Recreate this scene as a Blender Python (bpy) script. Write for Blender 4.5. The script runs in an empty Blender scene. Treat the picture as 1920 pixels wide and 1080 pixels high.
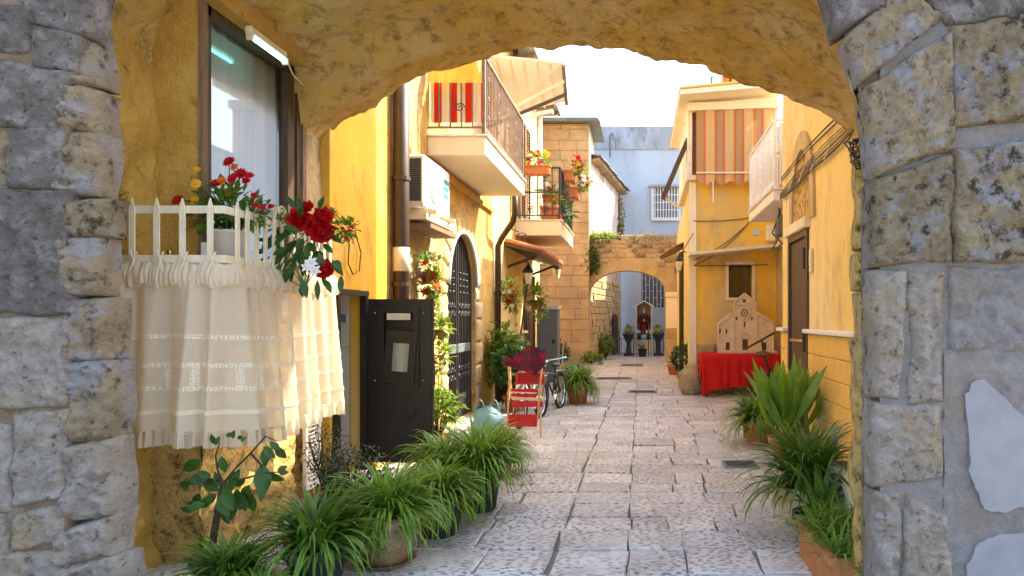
import bpy, math, random
from mathutils import Vector, Matrix, noise
random.seed(7)
R = math.radians
scene = bpy.context.scene
col = scene.collection
# ---------------------------------------------------------------- camera
# Street runs along +Y.  A photo pixel (1920x1080) maps to
#   px = 1200 + F*X/Y ,  py = 597 - F*(Z-H)/Y   (level camera with lens shift)
F, VX, VY, H = 1250.0, 1200.0, 597.0, 1.55
cam = bpy.data.cameras.new('camera')
cam_o = bpy.data.objects.new('camera', cam); col.objects.link(cam_o)
cam.sensor_fit = 'HORIZONTAL'; cam.sensor_width = 36.0; cam.lens = 36.0*F/1920.0
cam.shift_x = -(VX-960)/1920.0; cam.shift_y = (VY-540)/1920.0
cam.clip_start = 0.05; cam.clip_end = 2000
cam_o.location = (0, 0, H); cam_o.rotation_euler = (R(90), 0, 0)
scene.camera = cam_o
# ---------------------------------------------------------------- light
SUN_EL, SUN_AZ = R(42), R(62)        # azimuth from +Y towards +X
world = bpy.data.worlds.new('World'); scene.world = world; world.use_nodes = True
wn = world.node_tree.nodes; wl = world.node_tree.links
sky = wn.new('ShaderNodeTexSky'); sky.sky_type = 'NISHITA'; sky.sun_disc = False
sky.sun_elevation = SUN_EL; sky.sun_rotation = SUN_AZ
sky.air_density = 1.0; sky.dust_density = 3.5; sky.ozone_density = 1.0
wn['Background'].inputs['Strength'].default_value = 0.15
wl.new(sky.outputs['Color'], wn['Background'].inputs['Color'])
sun = bpy.data.lights.new('sun', 'SUN'); sun.energy = 2.8; sun.angle = R(0.6); sun.color = (1.0, 0.9, 0.74)
sun_o = bpy.data.objects.new('sun', sun); col.objects.link(sun_o)
sd = Vector((math.cos(SUN_EL)*math.sin(SUN_AZ), math.cos(SUN_EL)*math.cos(SUN_AZ), math.sin(SUN_EL)))
sun_o.rotation_euler = sd.to_track_quat('Z', 'Y').to_euler(); sun_o.location = (12, 20, 20)
vs = scene.view_settings
vs.view_transform = 'Standard'; vs.look = 'None'; vs.exposure = 2.28; vs.gamma = 1.0; vs.use_curve_mapping = False
scene.cycles.max_bounces = 10; scene.cycles.diffuse_bounces = 6; scene.cycles.transparent_max_bounces = 16
scene.cycles.use_denoising = True

# ---------------------------------------------------------------- helpers
def W(px, py, Y): return Vector(((px-VX)*Y/F, Y, H-(py-VY)*Y/F))
def G(px, py, z=0.0):
    Y = (H-z)*F/(py-VY); return Vector(((px-VX)*Y/F, Y, z))
def lerp(a, b, t): return a+(b-a)*t
U = random.uniform

def tag(o, label=None, cat=None, group=None, kind=None):
    if label: o['label'] = label
    if cat: o['category'] = cat
    if group: o['group'] = group
    if kind: o['kind'] = kind
    return o
def thing(name, loc, label, cat, group=None, rz=0):
    o = bpy.data.objects.new(name, None); col.objects.link(o)
    o.empty_display_size = 0.1
    o.location = loc; o.rotation_euler = (0, 0, rz)
    return tag(o, label, cat, group)
def origin(p):
    v = Vector((0, 0, 0))
    while p is not None:
        v += Vector(p.location); p = p.parent
    return v
class MB:
    def __init__(s): s.v = []; s.f = []
    def add(s, vs, fs):
        n = len(s.v); s.v += [tuple(v) for v in vs]; s.f += [tuple(i+n for i in f) for f in fs]; return s
    def quad(s, a, b, c, d): return s.add([a, b, c, d], [(0, 1, 2, 3)])
    def box(s, c, d, m=None):
        """box by centre and full size"""
        c = Vector(c); x, y, z = d[0]/2, d[1]/2, d[2]/2
        vs = [Vector(p) for p in ((-x,-y,-z),(x,-y,-z),(x,y,-z),(-x,y,-z),(-x,-y,z),(x,-y,z),(x,y,z),(-x,y,z))]
        if m is not None: vs = [m @ p for p in vs]
        return s.add([c+p for p in vs], [(3,2,1,0),(4,5,6,7),(0,1,5,4),(1,2,6,5),(2,3,7,6),(3,0,4,7)])
    def bb(s, a, b):
        a = Vector(a); b = Vector(b)
        return s.box((a+b)/2, [abs(b[i]-a[i]) for i in range(3)])
    def bevbox(s, c, d, bv=0.01, m=None):
        """box with chamfered edges"""
        c = Vector(c); h = [q/2 for q in d]; bv = min(bv, *(q*0.9 for q in h)); vs = []; idx = {}
        for sx in (-1, 1):
            for sy in (-1, 1):
                for sz in (-1, 1):
                    for ax in range(3):
                        p = [sx*(h[0]-bv), sy*(h[1]-bv), sz*(h[2]-bv)]; p[ax] = (sx, sy, sz)[ax]*h[ax]
                        idx[(sx, sy, sz, ax)] = len(vs); p = Vector(p); vs.append(c+(m @ p if m is not None else p))
        fs = []
        for ax in range(3):
            o = [i for i in range(3) if i != ax]
            for sg in (-1, 1):
                q = []
                for a, b in ((-1,-1),(1,-1),(1,1),(-1,1)):
                    k = [0,0,0]; k[ax] = sg; k[o[0]] = a; k[o[1]] = b; q.append(idx[(*k, ax)])
                if (sg > 0) == (ax == 1): q.reverse()
                fs.append(q)
        for ax in range(3):
            o = [i for i in range(3) if i != ax]
            for a in (-1, 1):
                for b in (-1, 1):
                    def g(e, face):
                        k = [0,0,0]; k[ax] = e; k[o[0]] = a; k[o[1]] = b; return idx[(*k, face)]
                    fs.append((g(-1,o[0]), g(1,o[0]), g(1,o[1]), g(-1,o[1])))
        for sx in (-1, 1):
            for sy in (-1, 1):
                for sz in (-1, 1): fs.append((idx[(sx,sy,sz,0)], idx[(sx,sy,sz,1)], idx[(sx,sy,sz,2)]))
        return s.add(vs, fs)
    def bar(s, a, b, w, d=None, up=(0, 0, 1)):
        """rectangular bar from a to b"""
        a = Vector(a); b = Vector(b); d = w if d is None else d; t = (b-a)
        L = t.length; t.normalize(); u = Vector(up)
        if abs(t.dot(u)) > .98: u = Vector((0, 1, 0))
        x = t.cross(u).normalized(); y = x.cross(t)
        vs = [p+x*i*w/2+y*j*d/2 for p in (a, b) for i, j in ((-1,-1),(1,-1),(1,1),(-1,1))]
        return s.add(vs, [(0,1,2,3),(7,6,5,4),(0,4,5,1),(1,5,6,2),(2,6,7,3),(3,7,4,0)])
    def tube(s, pts, r, n=6, cap=True):
        pts = [Vector(p) for p in pts]; rs = r if isinstance(r, (list, tuple)) else [r]*len(pts)
        base = len(s.v); ref = None
        for i, p in enumerate(pts):
            t = (pts[min(i+1, len(pts)-1)]-pts[max(i-1, 0)]).normalized()
            if ref is None: ref = Vector((0, 0, 1)) if abs(t.z) < .9 else Vector((1, 0, 0))
            x = t.cross(ref)
            if x.length < 1e-4: x = t.orthogonal()
            x.normalize(); y = x.cross(t).normalized(); ref = y if abs(t.z) > .9 else ref
            for k in range(n):
                a = 2*math.pi*k/n; s.v.append(tuple(p+(x*math.cos(a)+y*math.sin(a))*rs[i]))
        for i in range(len(pts)-1):
            for k in range(n):
                a = base+i*n+k; b = base+i*n+(k+1) % n; s.f.append((a, b, b+n, a+n))
        if cap:
            s.f.append(tuple(base+k for k in range(n))[::-1]); e = base+(len(pts)-1)*n; s.f.append(tuple(e+k for k in range(n)))
        return s
    def lathe(s, c, prof, n=20, sq=None):
        """profile [(r,z)...] about vertical axis at c"""
        c = Vector(c); base = len(s.v)
        for r, z in prof:
            for k in range(n):
                a = 2*math.pi*k/n; s.v.append(tuple(c+Vector((r*math.cos(a), r*math.sin(a)*(sq or 1), z))))
        for i in range(len(prof)-1):
            for k in range(n):
                a = base+i*n+k; b = base+i*n+(k+1) % n; s.f.append((a, b, b+n, a+n))
        s.f.append(tuple(base+k for k in range(n))[::-1]); e = base+(len(prof)-1)*n; s.f.append(tuple(e+k for k in range(n)))
        return s
    def ball(s, c, r, n=10, m=7, jit=0):
        c = Vector(c); r = Vector(r) if not isinstance(r, (int, float)) else Vector((r, r, r))
        base = len(s.v)
        for i in range(1, m):
            th = math.pi*i/m
            for k in range(n):
                a = 2*math.pi*k/n; p = Vector((math.sin(th)*math.cos(a), math.sin(th)*math.sin(a), math.cos(th)))
                q = 1+(noise.noise(p*2.1+c*7)*jit if jit else 0)
                s.v.append(tuple(c+Vector((p.x*r.x, p.y*r.y, p.z*r.z))*q))
        top = len(s.v); s.v.append(tuple(c+Vector((0, 0, r.z)))); s.v.append(tuple(c-Vector((0, 0, r.z))))
        for i in range(m-2):
            for k in range(n):
                a = base+i*n+k; b = base+i*n+(k+1) % n; s.f.append((a, a+n, b+n, b))
        for k in range(n):
            s.f.append((top, base+k, base+(k+1) % n)); e = base+(m-2)*n; s.f.append((top+1, e+(k+1) % n, e+k))
        return s
    def prism(s, pts, off):
        """polygon pts (3D, planar) extruded by vector off"""
        pts = [Vector(p) for p in pts]; n = len(pts); off = Vector(off)
        return s.add(pts+[p+off for p in pts], [tuple(range(n))[::-1], tuple(range(n, 2*n))]+[(i, (i+1) % n, (i+1) % n+n, i+n) for i in range(n)])
    def blade(s, p, az, el, L, w, droop, n=6, twist=0):
        """arching grass blade"""
        p = Vector(p); h = Vector((math.cos(az), math.sin(az), 0)); sd_ = Vector((-math.sin(az), math.cos(az), 0)); base = len(s.v)
        ce, se = math.cos(el), math.sin(el)
        for i in range(n+1):
            t = i/n
            ang = el-droop*t*t
            if i == 0: q = p.copy()
            else:
                a2 = el-droop*((i-.5)/n)**1.6
                q = q+(h*math.cos(a2)+Vector((0, 0, math.sin(a2))))*(L/n)
            ww = w*(0.55+0.9*t if t < .4 else 0.91)*(1-max(0, t-.4)/.6)**.75/2+.0006
            sv = sd_+Vector((0, 0, twist*t))
            s.v.append(tuple(q-sv*ww)); s.v.append(tuple(q+sv*ww))
        for i in range(n):
            a = base+2*i; s.f.append((a, a+1, a+3, a+2))
        return s
    def leaf(s, p, d, up, L, w, curl=.25, n=6, fold=.25, wexp=.85):
        """broad pointed leaf with a folded midrib"""
        p = Vector(p); d = Vector(d).normalized(); x = d.cross(Vector(up))
        if x.length < 1e-3: x = d.orthogonal()
        x.normalize(); nrm = x.cross(d).normalized(); base = len(s.v)
        for i in range(n+1):
            t = i/n; q = p+d*(L*t)-nrm*(curl*L*t*t)
            ww = w/2*max(.02, math.sin(math.pi*min(1, t**wexp*.97+.015)))
            s.v += [tuple(q-x*ww+nrm*fold*ww), tuple(q), tuple(q+x*ww+nrm*fold*ww)]
        for i in range(n):
            a = base+3*i; s.f += [(a, a+1, a+4, a+3), (a+1, a+2, a+5, a+4)]
        return s
    def build(s, name, mat, parent=None, smooth=False, kind=None, keep=False):
        o3 = origin(parent) if not keep else Vector((0, 0, 0))
        me = bpy.data.meshes.new(name)
        me.from_pydata([tuple(Vector(v)-o3) for v in s.v], [], s.f); me.update()
        me.materials.append(mat)
        if smooth: me.polygons.foreach_set('use_smooth', [True]*len(me.polygons))
        o = bpy.data.objects.new(name, me); col.objects.link(o)
        if parent is not None: o.parent = parent
        if kind: o['kind'] = kind
        return o
def copy_tree(o, parent=None):
    c = o.copy(); col.objects.link(c); c.parent = parent
    for ch in list(o.children): copy_tree(ch, c)
    return c
def inst(src, name, loc, parent, scale=(1, 1, 1), rot=(0, 0, 0)):
    """a piece sharing the mesh of src, placed at world loc under parent"""
    o = bpy.data.objects.new(name, src); col.objects.link(o); o.parent = parent
    o.location = Vector(loc)-origin(parent); o.scale = scale; o.rotation_euler = rot
    return o
def mesh_only(mb, name, mat, smooth=False):
    me = bpy.data.meshes.new(name); me.from_pydata([tuple(v) for v in mb.v], [], mb.f); me.update(); me.materials.append(mat)
    if smooth: me.polygons.foreach_set('use_smooth', [True]*len(me.polygons))
    return me
def fbm(p, o=4):
    return noise.fractal(Vector(p), 1.0, 2.0, o)

# ---------------------------------------------------------------- materials
def mat(name, c1, c2=None, scale=3.0, rough=.8, bump=.15, bscale=25.0, c3=None, s3=8.0, t3=.62, w3=.06, rnd=0.0,
        metal=0.0, trans=0.0, spec=.3, stretch=(1, 1, 1), emit=None, estr=0.0, coat=0.0, bdist=.02, c4=None, s4=1.2, t4=.55, w4=.1, pits=None):
    m = bpy.data.materials.new(name); m.use_nodes = True; nt = m.node_tree; N = nt.nodes; L = nt.links
    b = N['Principled BSDF']; out = N['Material Output']
    b.inputs['Roughness'].default_value = rough; b.inputs['Metallic'].default_value = metal
    b.inputs['Specular IOR Level'].default_value = spec; b.inputs['Coat Weight'].default_value = coat
    tc = N.new('ShaderNodeNewGeometry'); mp = N.new('ShaderNodeMapping'); mp.inputs['Scale'].default_value = stretch
    L.new(tc.outputs['Position'], mp.inputs['Vector']); vec = mp.outputs['Vector']
    def nz(sc, det=6, ro=.6):
        n = N.new('ShaderNodeTexNoise'); n.inputs['Scale'].default_value = sc; n.inputs['Detail'].default_value = det
        n.inputs['Roughness'].default_value = ro; L.new(vec, n.inputs['Vector']); return n.outputs['Fac']
    def ramp(fac, a, b_):
        r = N.new('ShaderNodeMapRange'); r.inputs['From Min'].default_value = a; r.inputs['From Max'].default_value = b_
        L.new(fac, r.inputs['Value']); return r.outputs['Result']
    def mix(f, a, bcol):
        x = N.new('ShaderNodeMix'); x.data_type = 'RGBA'
        if isinstance(f, float): x.inputs['Factor'].default_value = f
        else: L.new(f, x.inputs['Factor'])
        for k, v in ((6, a), (7, bcol)):
            if isinstance(v, tuple): x.inputs[k].default_value = (*v, 1)
            else: L.new(v, x.inputs[k])
        return x.outputs[2]
    c = c1
    if c2: c = mix(ramp(nz(scale), .36, .64), c1, c2)
    if c4: c = mix(ramp(nz(s4, 5), t4-w4, t4+w4), c, c4)
    if c3: c = mix(ramp(nz(s3, 8, .7), t3-w3, t3+w3), c, c3)
    hgt = None
    if pits:
        # chisel pits: elongated voronoi cells, darker colour in the hollows
        mp2 = N.new('ShaderNodeMapping'); mp2.inputs['Scale'].default_value = pits[1]
        nz2 = N.new('ShaderNodeTexNoise'); nz2.inputs['Scale'].default_value = 9; L.new(tc.outputs['Position'], nz2.inputs['Vector'])
        ad = N.new('ShaderNodeMix'); ad.data_type = 'VECTOR'; ad.inputs['Factor'].default_value = .06
        L.new(tc.outputs['Position'], ad.inputs[4]); L.new(nz2.outputs['Color'], ad.inputs[5]); L.new(ad.outputs[1], mp2.inputs['Vector'])
        vo = N.new('ShaderNodeTexVoronoi'); vo.voronoi_dimensions = '2D'; vo.inputs['Scale'].default_value = pits[0]; vo.inputs['Randomness'].default_value = .9
        L.new(mp2.outputs['Vector'], vo.inputs['Vector'])
        pr = ramp(vo.outputs['Distance'], pits[2], pits[3])
        nlo = ramp(nz(1.9, 4), .28, .52)
        mm = N.new('ShaderNodeMath'); mm.operation = 'SUBTRACT'; mm.inputs[0].default_value = 1; L.new(pr, mm.inputs[1])
        mk = N.new('ShaderNodeMath'); mk.operation = 'MULTIPLY'; L.new(mm.outputs[0], mk.inputs[0]); L.new(nlo, mk.inputs[1])
        c = mix(mk.outputs[0], c, pits[4]); hgt = mk.outputs[0]
    if rnd > 0:
        oi = N.new('ShaderNodeObjectInfo'); hs = N.new('ShaderNodeHueSaturation')
        r1 = N.new('ShaderNodeMapRange'); r1.inputs['To Min'].default_value = 1-rnd; r1.inputs['To Max'].default_value = 1+rnd
        L.new(oi.outputs['Random'], r1.inputs['Value']); L.new(r1.outputs['Result'], hs.inputs['Value'])
        if isinstance(c, tuple): hs.inputs['Color'].default_value = (*c, 1)
        else: L.new(c, hs.inputs['Color'])
        c = hs.outputs['Color']
    if isinstance(c, tuple): b.inputs['Base Color'].default_value = (*c, 1)
    else: L.new(c, b.inputs['Base Color'])
    if emit: b.inputs['Emission Color'].default_value = (*emit, 1); b.inputs['Emission Strength'].default_value = estr
    if bump > 0:
        bp = N.new('ShaderNodeBump'); bp.inputs['Strength'].default_value = bump; bp.inputs['Distance'].default_value = bdist
        L.new(nz(bscale, 8, .7), bp.inputs['Height']); last = bp
        if hgt is not None:
            b2 = N.new('ShaderNodeBump'); b2.invert = True; b2.inputs['Strength'].default_value = .9; b2.inputs['Distance'].default_value = .012
            L.new(hgt, b2.inputs['Height']); L.new(bp.outputs['Normal'], b2.inputs['Normal']); last = b2
        L.new(last.outputs['Normal'], b.inputs['Normal'])
    if trans > 0:
        tr = N.new('ShaderNodeBsdfTranslucent'); ms = N.new('ShaderNodeMixShader'); ms.inputs[0].default_value = trans
        if isinstance(c, tuple): tr.inputs['Color'].default_value = (*c, 1)
        else: L.new(c, tr.inputs['Color'])
        L.new(b.outputs[0], ms.inputs[1]); L.new(tr.outputs[0], ms.inputs[2]); L.new(ms.outputs[0], out.inputs['Surface'])
    return m
def stripes(name, axis, period, cols, rough=.8, trans=0.0, offset=0.0):
    """vertical stripes: constant colour ramp along one object axis"""
    m = bpy.data.materials.new(name); m.use_nodes = True; nt = m.node_tree; N = nt.nodes; L = nt.links; b = N['Principled BSDF']
    b.inputs['Roughness'].default_value = rough; b.inputs['Specular IOR Level'].default_value = .15
    tc = N.new('ShaderNodeTexCoord'); sp = N.new('ShaderNodeSeparateXYZ'); L.new(tc.outputs['Object'], sp.inputs[0])
    ma = N.new('ShaderNodeMath'); ma.operation = 'MULTIPLY_ADD'; ma.inputs[1].default_value = 1/period; ma.inputs[2].default_value = 50+offset
    L.new(sp.outputs[axis], ma.inputs[0]); fr = N.new('ShaderNodeMath'); fr.operation = 'FRACT'; L.new(ma.outputs[0], fr.inputs[0])
    rp = N.new('ShaderNodeValToRGB'); rp.color_ramp.interpolation = 'CONSTANT'; L.new(fr.outputs[0], rp.inputs[0])
    e = rp.color_ramp.elements
    while len(e) < len(cols): e.new(.5)
    for i, (p, c) in enumerate(cols): e[i].position = p; e[i].color = (*c, 1)
    L.new(rp.outputs[0], b.inputs['Base Color'])
    if trans:
        tr = N.new('ShaderNodeBsdfTranslucent'); ms = N.new('ShaderNodeMixShader'); ms.inputs[0].default_value = trans
        L.new(rp.outputs[0], tr.inputs['Color']); L.new(b.outputs[0], ms.inputs[1]); L.new(tr.outputs[0], ms.inputs[2]); L.new(ms.outputs[0], N['Material Output'].inputs['Surface'])
    return m
def lace_mat(name, c, holes=0.0, sheer=.10, trans=.5, scale=70):
    m = bpy.data.materials.new(name); m.use_nodes = True; nt = m.node_tree; N = nt.nodes; L = nt.links; b = N['Principled BSDF']
    b.inputs['Base Color'].default_value = (*c, 1); b.inputs['Roughness'].default_value = .9; b.inputs['Specular IOR Level'].default_value = .1
    ge = N.new('ShaderNodeNewGeometry')
    nz_ = N.new('ShaderNodeTexNoise'); nz_.inputs['Scale'].default_value = 160; nz_.inputs['Detail'].default_value = 3; L.new(ge.outputs['Position'], nz_.inputs['Vector'])
    bp = N.new('ShaderNodeBump'); bp.inputs['Strength'].default_value = .35; bp.inputs['Distance'].default_value = .004; L.new(nz_.outputs['Fac'], bp.inputs['Height']); L.new(bp.outputs[0], b.inputs['Normal'])
    tr = N.new('ShaderNodeBsdfTranslucent'); tr.inputs['Color'].default_value = (*c, 1); L.new(bp.outputs[0], tr.inputs['Normal'])
    m1 = N.new('ShaderNodeMixShader'); m1.inputs[0].default_value = trans; L.new(b.outputs[0], m1.inputs[1]); L.new(tr.outputs[0], m1.inputs[2])
    tp = N.new('ShaderNodeBsdfTransparent'); m2 = N.new('ShaderNodeMixShader'); m2.inputs[0].default_value = sheer
    if holes > 0:
        vo = N.new('ShaderNodeTexVoronoi'); vo.inputs['Scale'].default_value = scale; vo.inputs['Randomness'].default_value = .35; L.new(ge.outputs['Position'], vo.inputs['Vector'])
        r = N.new('ShaderNodeMapRange'); r.inputs['From Min'].default_value = holes; r.inputs['From Max'].default_value = holes+.08; r.inputs['To Min'].default_value = .85; r.inputs['To Max'].default_value = .05; L.new(vo.outputs['Distance'], r.inputs['Value']); L.new(r.outputs[0], m2.inputs[0])
    L.new(m1.outputs[0], m2.inputs[1]); L.new(tp.outputs[0], m2.inputs[2]); L.new(m2.outputs[0], N['Material Output'].inputs['Surface']); return m
def glass(name, tint=(.8, .9, .9), refl=.35, rough=.02):
    m = bpy.data.materials.new(name); m.use_nodes = True; nt = m.node_tree; N = nt.nodes; L = nt.links
    N.remove(N['Principled BSDF'])
    g = N.new('ShaderNodeBsdfGlossy'); g.inputs['Roughness'].default_value = rough
    t = N.new('ShaderNodeBsdfTransparent'); t.inputs['Color'].default_value = (*tint, 1)
    fz = N.new('ShaderNodeFresnel'); fz.inputs['IOR'].default_value = 1.5
    ad = N.new('ShaderNodeMath'); ad.operation = 'ADD'; ad.use_clamp = True; ad.inputs[1].default_value = refl; L.new(fz.outputs[0], ad.inputs[0])
    ms = N.new('ShaderNodeMixShader'); L.new(ad.outputs[0], ms.inputs[0]); L.new(t.outputs[0], ms.inputs[1]); L.new(g.outputs[0], ms.inputs[2])
    L.new(ms.outputs[0], N['Material Output'].inputs['Surface']); return m

GOLD = (.62, .36, .07); GOLD2 = (.42, .22, .035); DGOLD = (.22, .11, .02)
m_vault = mat('vault_stone', (.86, .57, .14), (.72, .44, .085), 3.0, .92, 1.0, 16, c3=(.34, .19, .05), s3=8, t3=.60, w3=.09, bdist=.08, c4=(.84, .64, .30), s4=1.3, t4=.56, w4=.10)
m_alcove = mat('alcove_plaster', (.72, .45, .10), (.56, .32, .055), 3.0, .92, 1.0, 11, c3=(.20, .11, .03), s3=7, t3=.66, bdist=.05, c4=(.56, .38, .14), s4=1.1, t4=.62)
m_rough = mat('rough_gold_stone', (.84, .58, .20), (.64, .41, .11), 6, .95, 1.0, 13, c3=(.14, .075, .025), s3=12, t3=.58, w3=.07, bdist=.08, c4=(.60, .44, .20), s4=3, t4=.60)
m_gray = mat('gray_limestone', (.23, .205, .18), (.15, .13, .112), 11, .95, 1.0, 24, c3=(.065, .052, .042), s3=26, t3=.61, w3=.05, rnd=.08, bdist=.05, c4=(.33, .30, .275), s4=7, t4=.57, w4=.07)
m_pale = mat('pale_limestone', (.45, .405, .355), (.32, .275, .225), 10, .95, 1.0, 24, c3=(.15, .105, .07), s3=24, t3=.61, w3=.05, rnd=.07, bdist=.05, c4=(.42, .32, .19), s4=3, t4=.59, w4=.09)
m_ochre = mat('ochre_limestone', (.40, .325, .205), (.27, .205, .12), 9, .95, 1.0, 15, c3=(.07, .05, .03), s3=13, t3=.58, w3=.05, rnd=.08, bdist=.09, c4=(.36, .36, .39), s4=6, t4=.57, w4=.07)
m_jamb = mat('jamb_stone', (.42, .335, .22), (.30, .225, .135), 7, .95, 1.0, 17, c3=(.09, .06, .035), s3=14, t3=.60, rnd=.08, bdist=.07, c4=(.36, .36, .39), s4=5, t4=.57, w4=.08)
m_mortar = mat('lime_mortar', (.34, .26, .175), (.22, .155, .09), 6, .95, 1.0, 30, bdist=.04)
m_mort2 = mat('rough_plaster', (.40, .375, .365), (.31, .285, .27), 12, .95, 1.0, 45, c4=(.36, .29, .21), s4=2.5, t4=.58, bdist=.05)
m_patch = mat('smooth_grey_plaster', (.285, .285, .30), (.235, .235, .25), 6, .8, .12, 30, c3=(.22, .2, .19), s3=24, t3=.74, w3=.03)
m_paver = mat('limestone_paver', (.71, .695, .66), (.60, .58, .545), 2.6, .40, .6, 26, c3=(.40, .36, .32), s3=3, t3=.62, w3=.14, rnd=.17, spec=.5, bdist=.02, c4=(.60, .55, .49), s4=.9, t4=.58, pits=(19, (.85, 1.7, 1.0), .13, .32, (.24, .21, .185)))
m_joint = mat('joint_dirt', (.30, .275, .245), (.20, .18, .15), 5, .95, .5, 40)
m_yel = mat('yellow_plaster', (.74, .42, .045), (.66, .35, .03), 1.4, .88, .3, 22, c4=(.72, .50, .17), s4=.9, t4=.55, c3=(.42, .24, .06), s3=3.4, t3=.62, w3=.10, stretch=(1, 1, .6), bdist=.03)
m_yell = mat('pale_yellow_plaster', (.84, .63, .23), (.80, .56, .17), 1.8, .88, .25, 24, c4=(.80, .68, .40), s4=.9, t4=.54, c3=(.54, .38, .17), s3=2.6, t3=.61, w3=.11, stretch=(1, 1, .45), bdist=.02)
m_yelw = mat('worn_yellow_plaster', (.74, .47, .13), (.60, .34, .08), 1.8, .92, .8, 12, c4=(.50, .37, .20), s4=1.3, t4=.55, w4=.06, c3=(.27, .16, .06), s3=5, t3=.62, w3=.07, bdist=.06)
m_yels = mat('saturated_yellow_wall', (.84, .54, .07), (.80, .46, .05), 1.2, .88, .25, 22, c4=(.60, .45, .22), s4=.8, t4=.55, c3=(.46, .32, .15), s3=2.2, t3=.62, w3=.11, stretch=(1, 1, .6), bdist=.02)
m_block = mat('tuff_block', (.56, .43, .25), (.45, .32, .17), 1.6, .95, .8, 12, rnd=.05, bdist=.04, c4=(.36, .28, .19), s4=.7, t4=.55, c3=(.30, .2, .1), s3=10, t3=.68)
m_tuff = mat('golden_tuff', (.58, .43, .21), (.45, .31, .135), 2.5, .95, .6, 20, rnd=.08, c4=(.52, .42, .28), s4=1.2, t4=.58, c3=(.36, .22, .08), s3=8, t3=.68)
m_dado = mat('yellow_dado_tile', (.80, .52, .14), (.74, .46, .11), 3, .75, .2, 30, rnd=.06, stretch=(1, 4, 4))
m_cream = mat('cream_plaster', (.84, .74, .52), (.80, .69, .46), 2, .8, .06, 40)
m_white = mat('white_paint', (.82, .80, .76), (.74, .71, .66), 3, .6, .05, 40)
m_ivory = mat('ivory_paint', (.78, .70, .52), (.70, .60, .40), 6, .55, .12, 60, c3=(.45, .32, .16), s3=22, t3=.70)
m_blue = mat('pale_blue_plaster', (.53, .59, .65), (.47, .53, .59), .8, .88, .3, 12, c4=(.60, .62, .63), s4=.5, t4=.58, c3=(.38, .40, .41), s3=1.2, t3=.64, w3=.10, stretch=(1, 1, .4))
m_stain = mat('stained_coping', (.46, .50, .56), (.30, .32, .32), 1.6, .9, .3, 12, c3=(.2, .2, .18), s3=3, t3=.6, stretch=(1, 1, .4))
m_peel = mat('peeling_white_plaster', (.50, .49, .49), (.40, .36, .33), 1.6, .92, .5, 10, c3=(.30, .20, .10), s3=2.6, t3=.57, w3=.05, stretch=(1, 1, .35), c4=(.55, .40, .17), s4=1.0, t4=.6)
m_dark = mat('dark_bronze_metal', (.018, .016, .012), (.026, .022, .016), 3, .42, .05, 40, spec=.5)
m_iron = mat('black_iron', (.016, .016, .017), (.03, .028, .026), 10, .45, .1, 60, spec=.5)
m_brniron = mat('brown_iron', (.10, .06, .035), (.07, .04, .025), 6, .5, .1, 60)
m_pipe = mat('brown_pipe', (.055, .032, .016), (.035, .022, .012), 5, .5, .15, 30, c3=(.3, .18, .06), s3=7, t3=.72, spec=.5)
m_wood = mat('dark_wood', (.10, .055, .025), (.055, .03, .015), 6, .55, .3, 30, stretch=(8, 8, .8))
m_wood2 = mat('weathered_wood', (.26, .17, .10), (.16, .10, .055), 6, .7, .3, 30, stretch=(8, 8, .8))
m_door = mat('brown_door_paint', (.105, .062, .042), (.085, .05, .035), 4, .5, .12, 40, stretch=(6, 6, .7))
m_terra = mat('terracotta', (.52, .19, .075), (.44, .15, .06), 6, .8, .15, 40, c3=(.58, .36, .24), s3=5, t3=.66)
m_terrb = mat('brown_pot', (.28, .16, .085), (.20, .11, .06), 4, .5, .15, 40, c3=(.5, .38, .27), s3=4, t3=.6, w3=.1)
m_plas = mat('dark_plastic', (.03, .032, .03), None, rough=.5, bump=0)
m_soil = mat('soil', (.06, .04, .025), (.03, .02, .014), 30, .95, .6, 60)
def leafmat(n, a, b, tr=.38, sc=9): return mat(n, a, b, sc, .42, .05, 60, trans=tr, spec=.45)
m_spid = leafmat('spider_leaf', (.27, .43, .045), (.11, .23, .025))
m_spid2 = leafmat('spider_leaf_dark', (.17, .30, .035), (.065, .15, .02))
m_aspi = leafmat('broad_leaf', (.24, .42, .045), (.15, .30, .03), .42)
m_lem = leafmat('dark_glossy_leaf', (.05, .125, .015), (.025, .07, .01), .3)
m_shr = leafmat('shrub_leaf', (.055, .085, .03), (.03, .05, .02), .2)
m_vine = leafmat('vine_leaf', (.20, .30, .025), (.10, .20, .02), .45)
m_lime = leafmat('lime_leaf', (.30, .38, .04), (.18, .28, .03), .45)
m_yuc = leafmat('yucca_leaf', (.10, .20, .035), (.05, .12, .025), .2)
m_dryg = leafmat('dry_grass', (.40, .32, .12), (.25, .24, .06), .3)
m_red = mat('red_petal', (.58, .008, .012), (.40, .004, .008), 12, .5, .1, 40, trans=.25)
m_org = mat('orange_petal', (.75, .16, .01), (.8, .3, .02), 20, .5, .05, 40, trans=.2)
m_pink = mat('pink_petal', (.75, .06, .14), (.6, .03, .08), 20, .5, .05, 40, trans=.25)
m_yelp = mat('yellow_petal', (.85, .5, .03), None, rough=.5, bump=0, trans=.25)
m_wpet = mat('white_petal', (.85, .84, .78), None, rough=.5, bump=0, trans=.25)
m_purp = mat('purple_petal', (.22, .10, .38), None, rough=.5, bump=0)
m_stem = mat('green_stem', (.10, .17, .03), None, rough=.6, bump=0)
m_bark = mat('dark_bark', (.075, .042, .022), (.045, .026, .015), 20, .85, .4, 60)
m_lace = lace_mat('ivory_cotton', (.84, .755, .58), 0, .14, .5)
m_lace2 = lace_mat('white_tuck', (.86, .78, .60), 0, .02, .4)
m_laced = lace_mat('drawn_thread_lace', (.88, .82, .66), .34, .1, .4)
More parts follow.
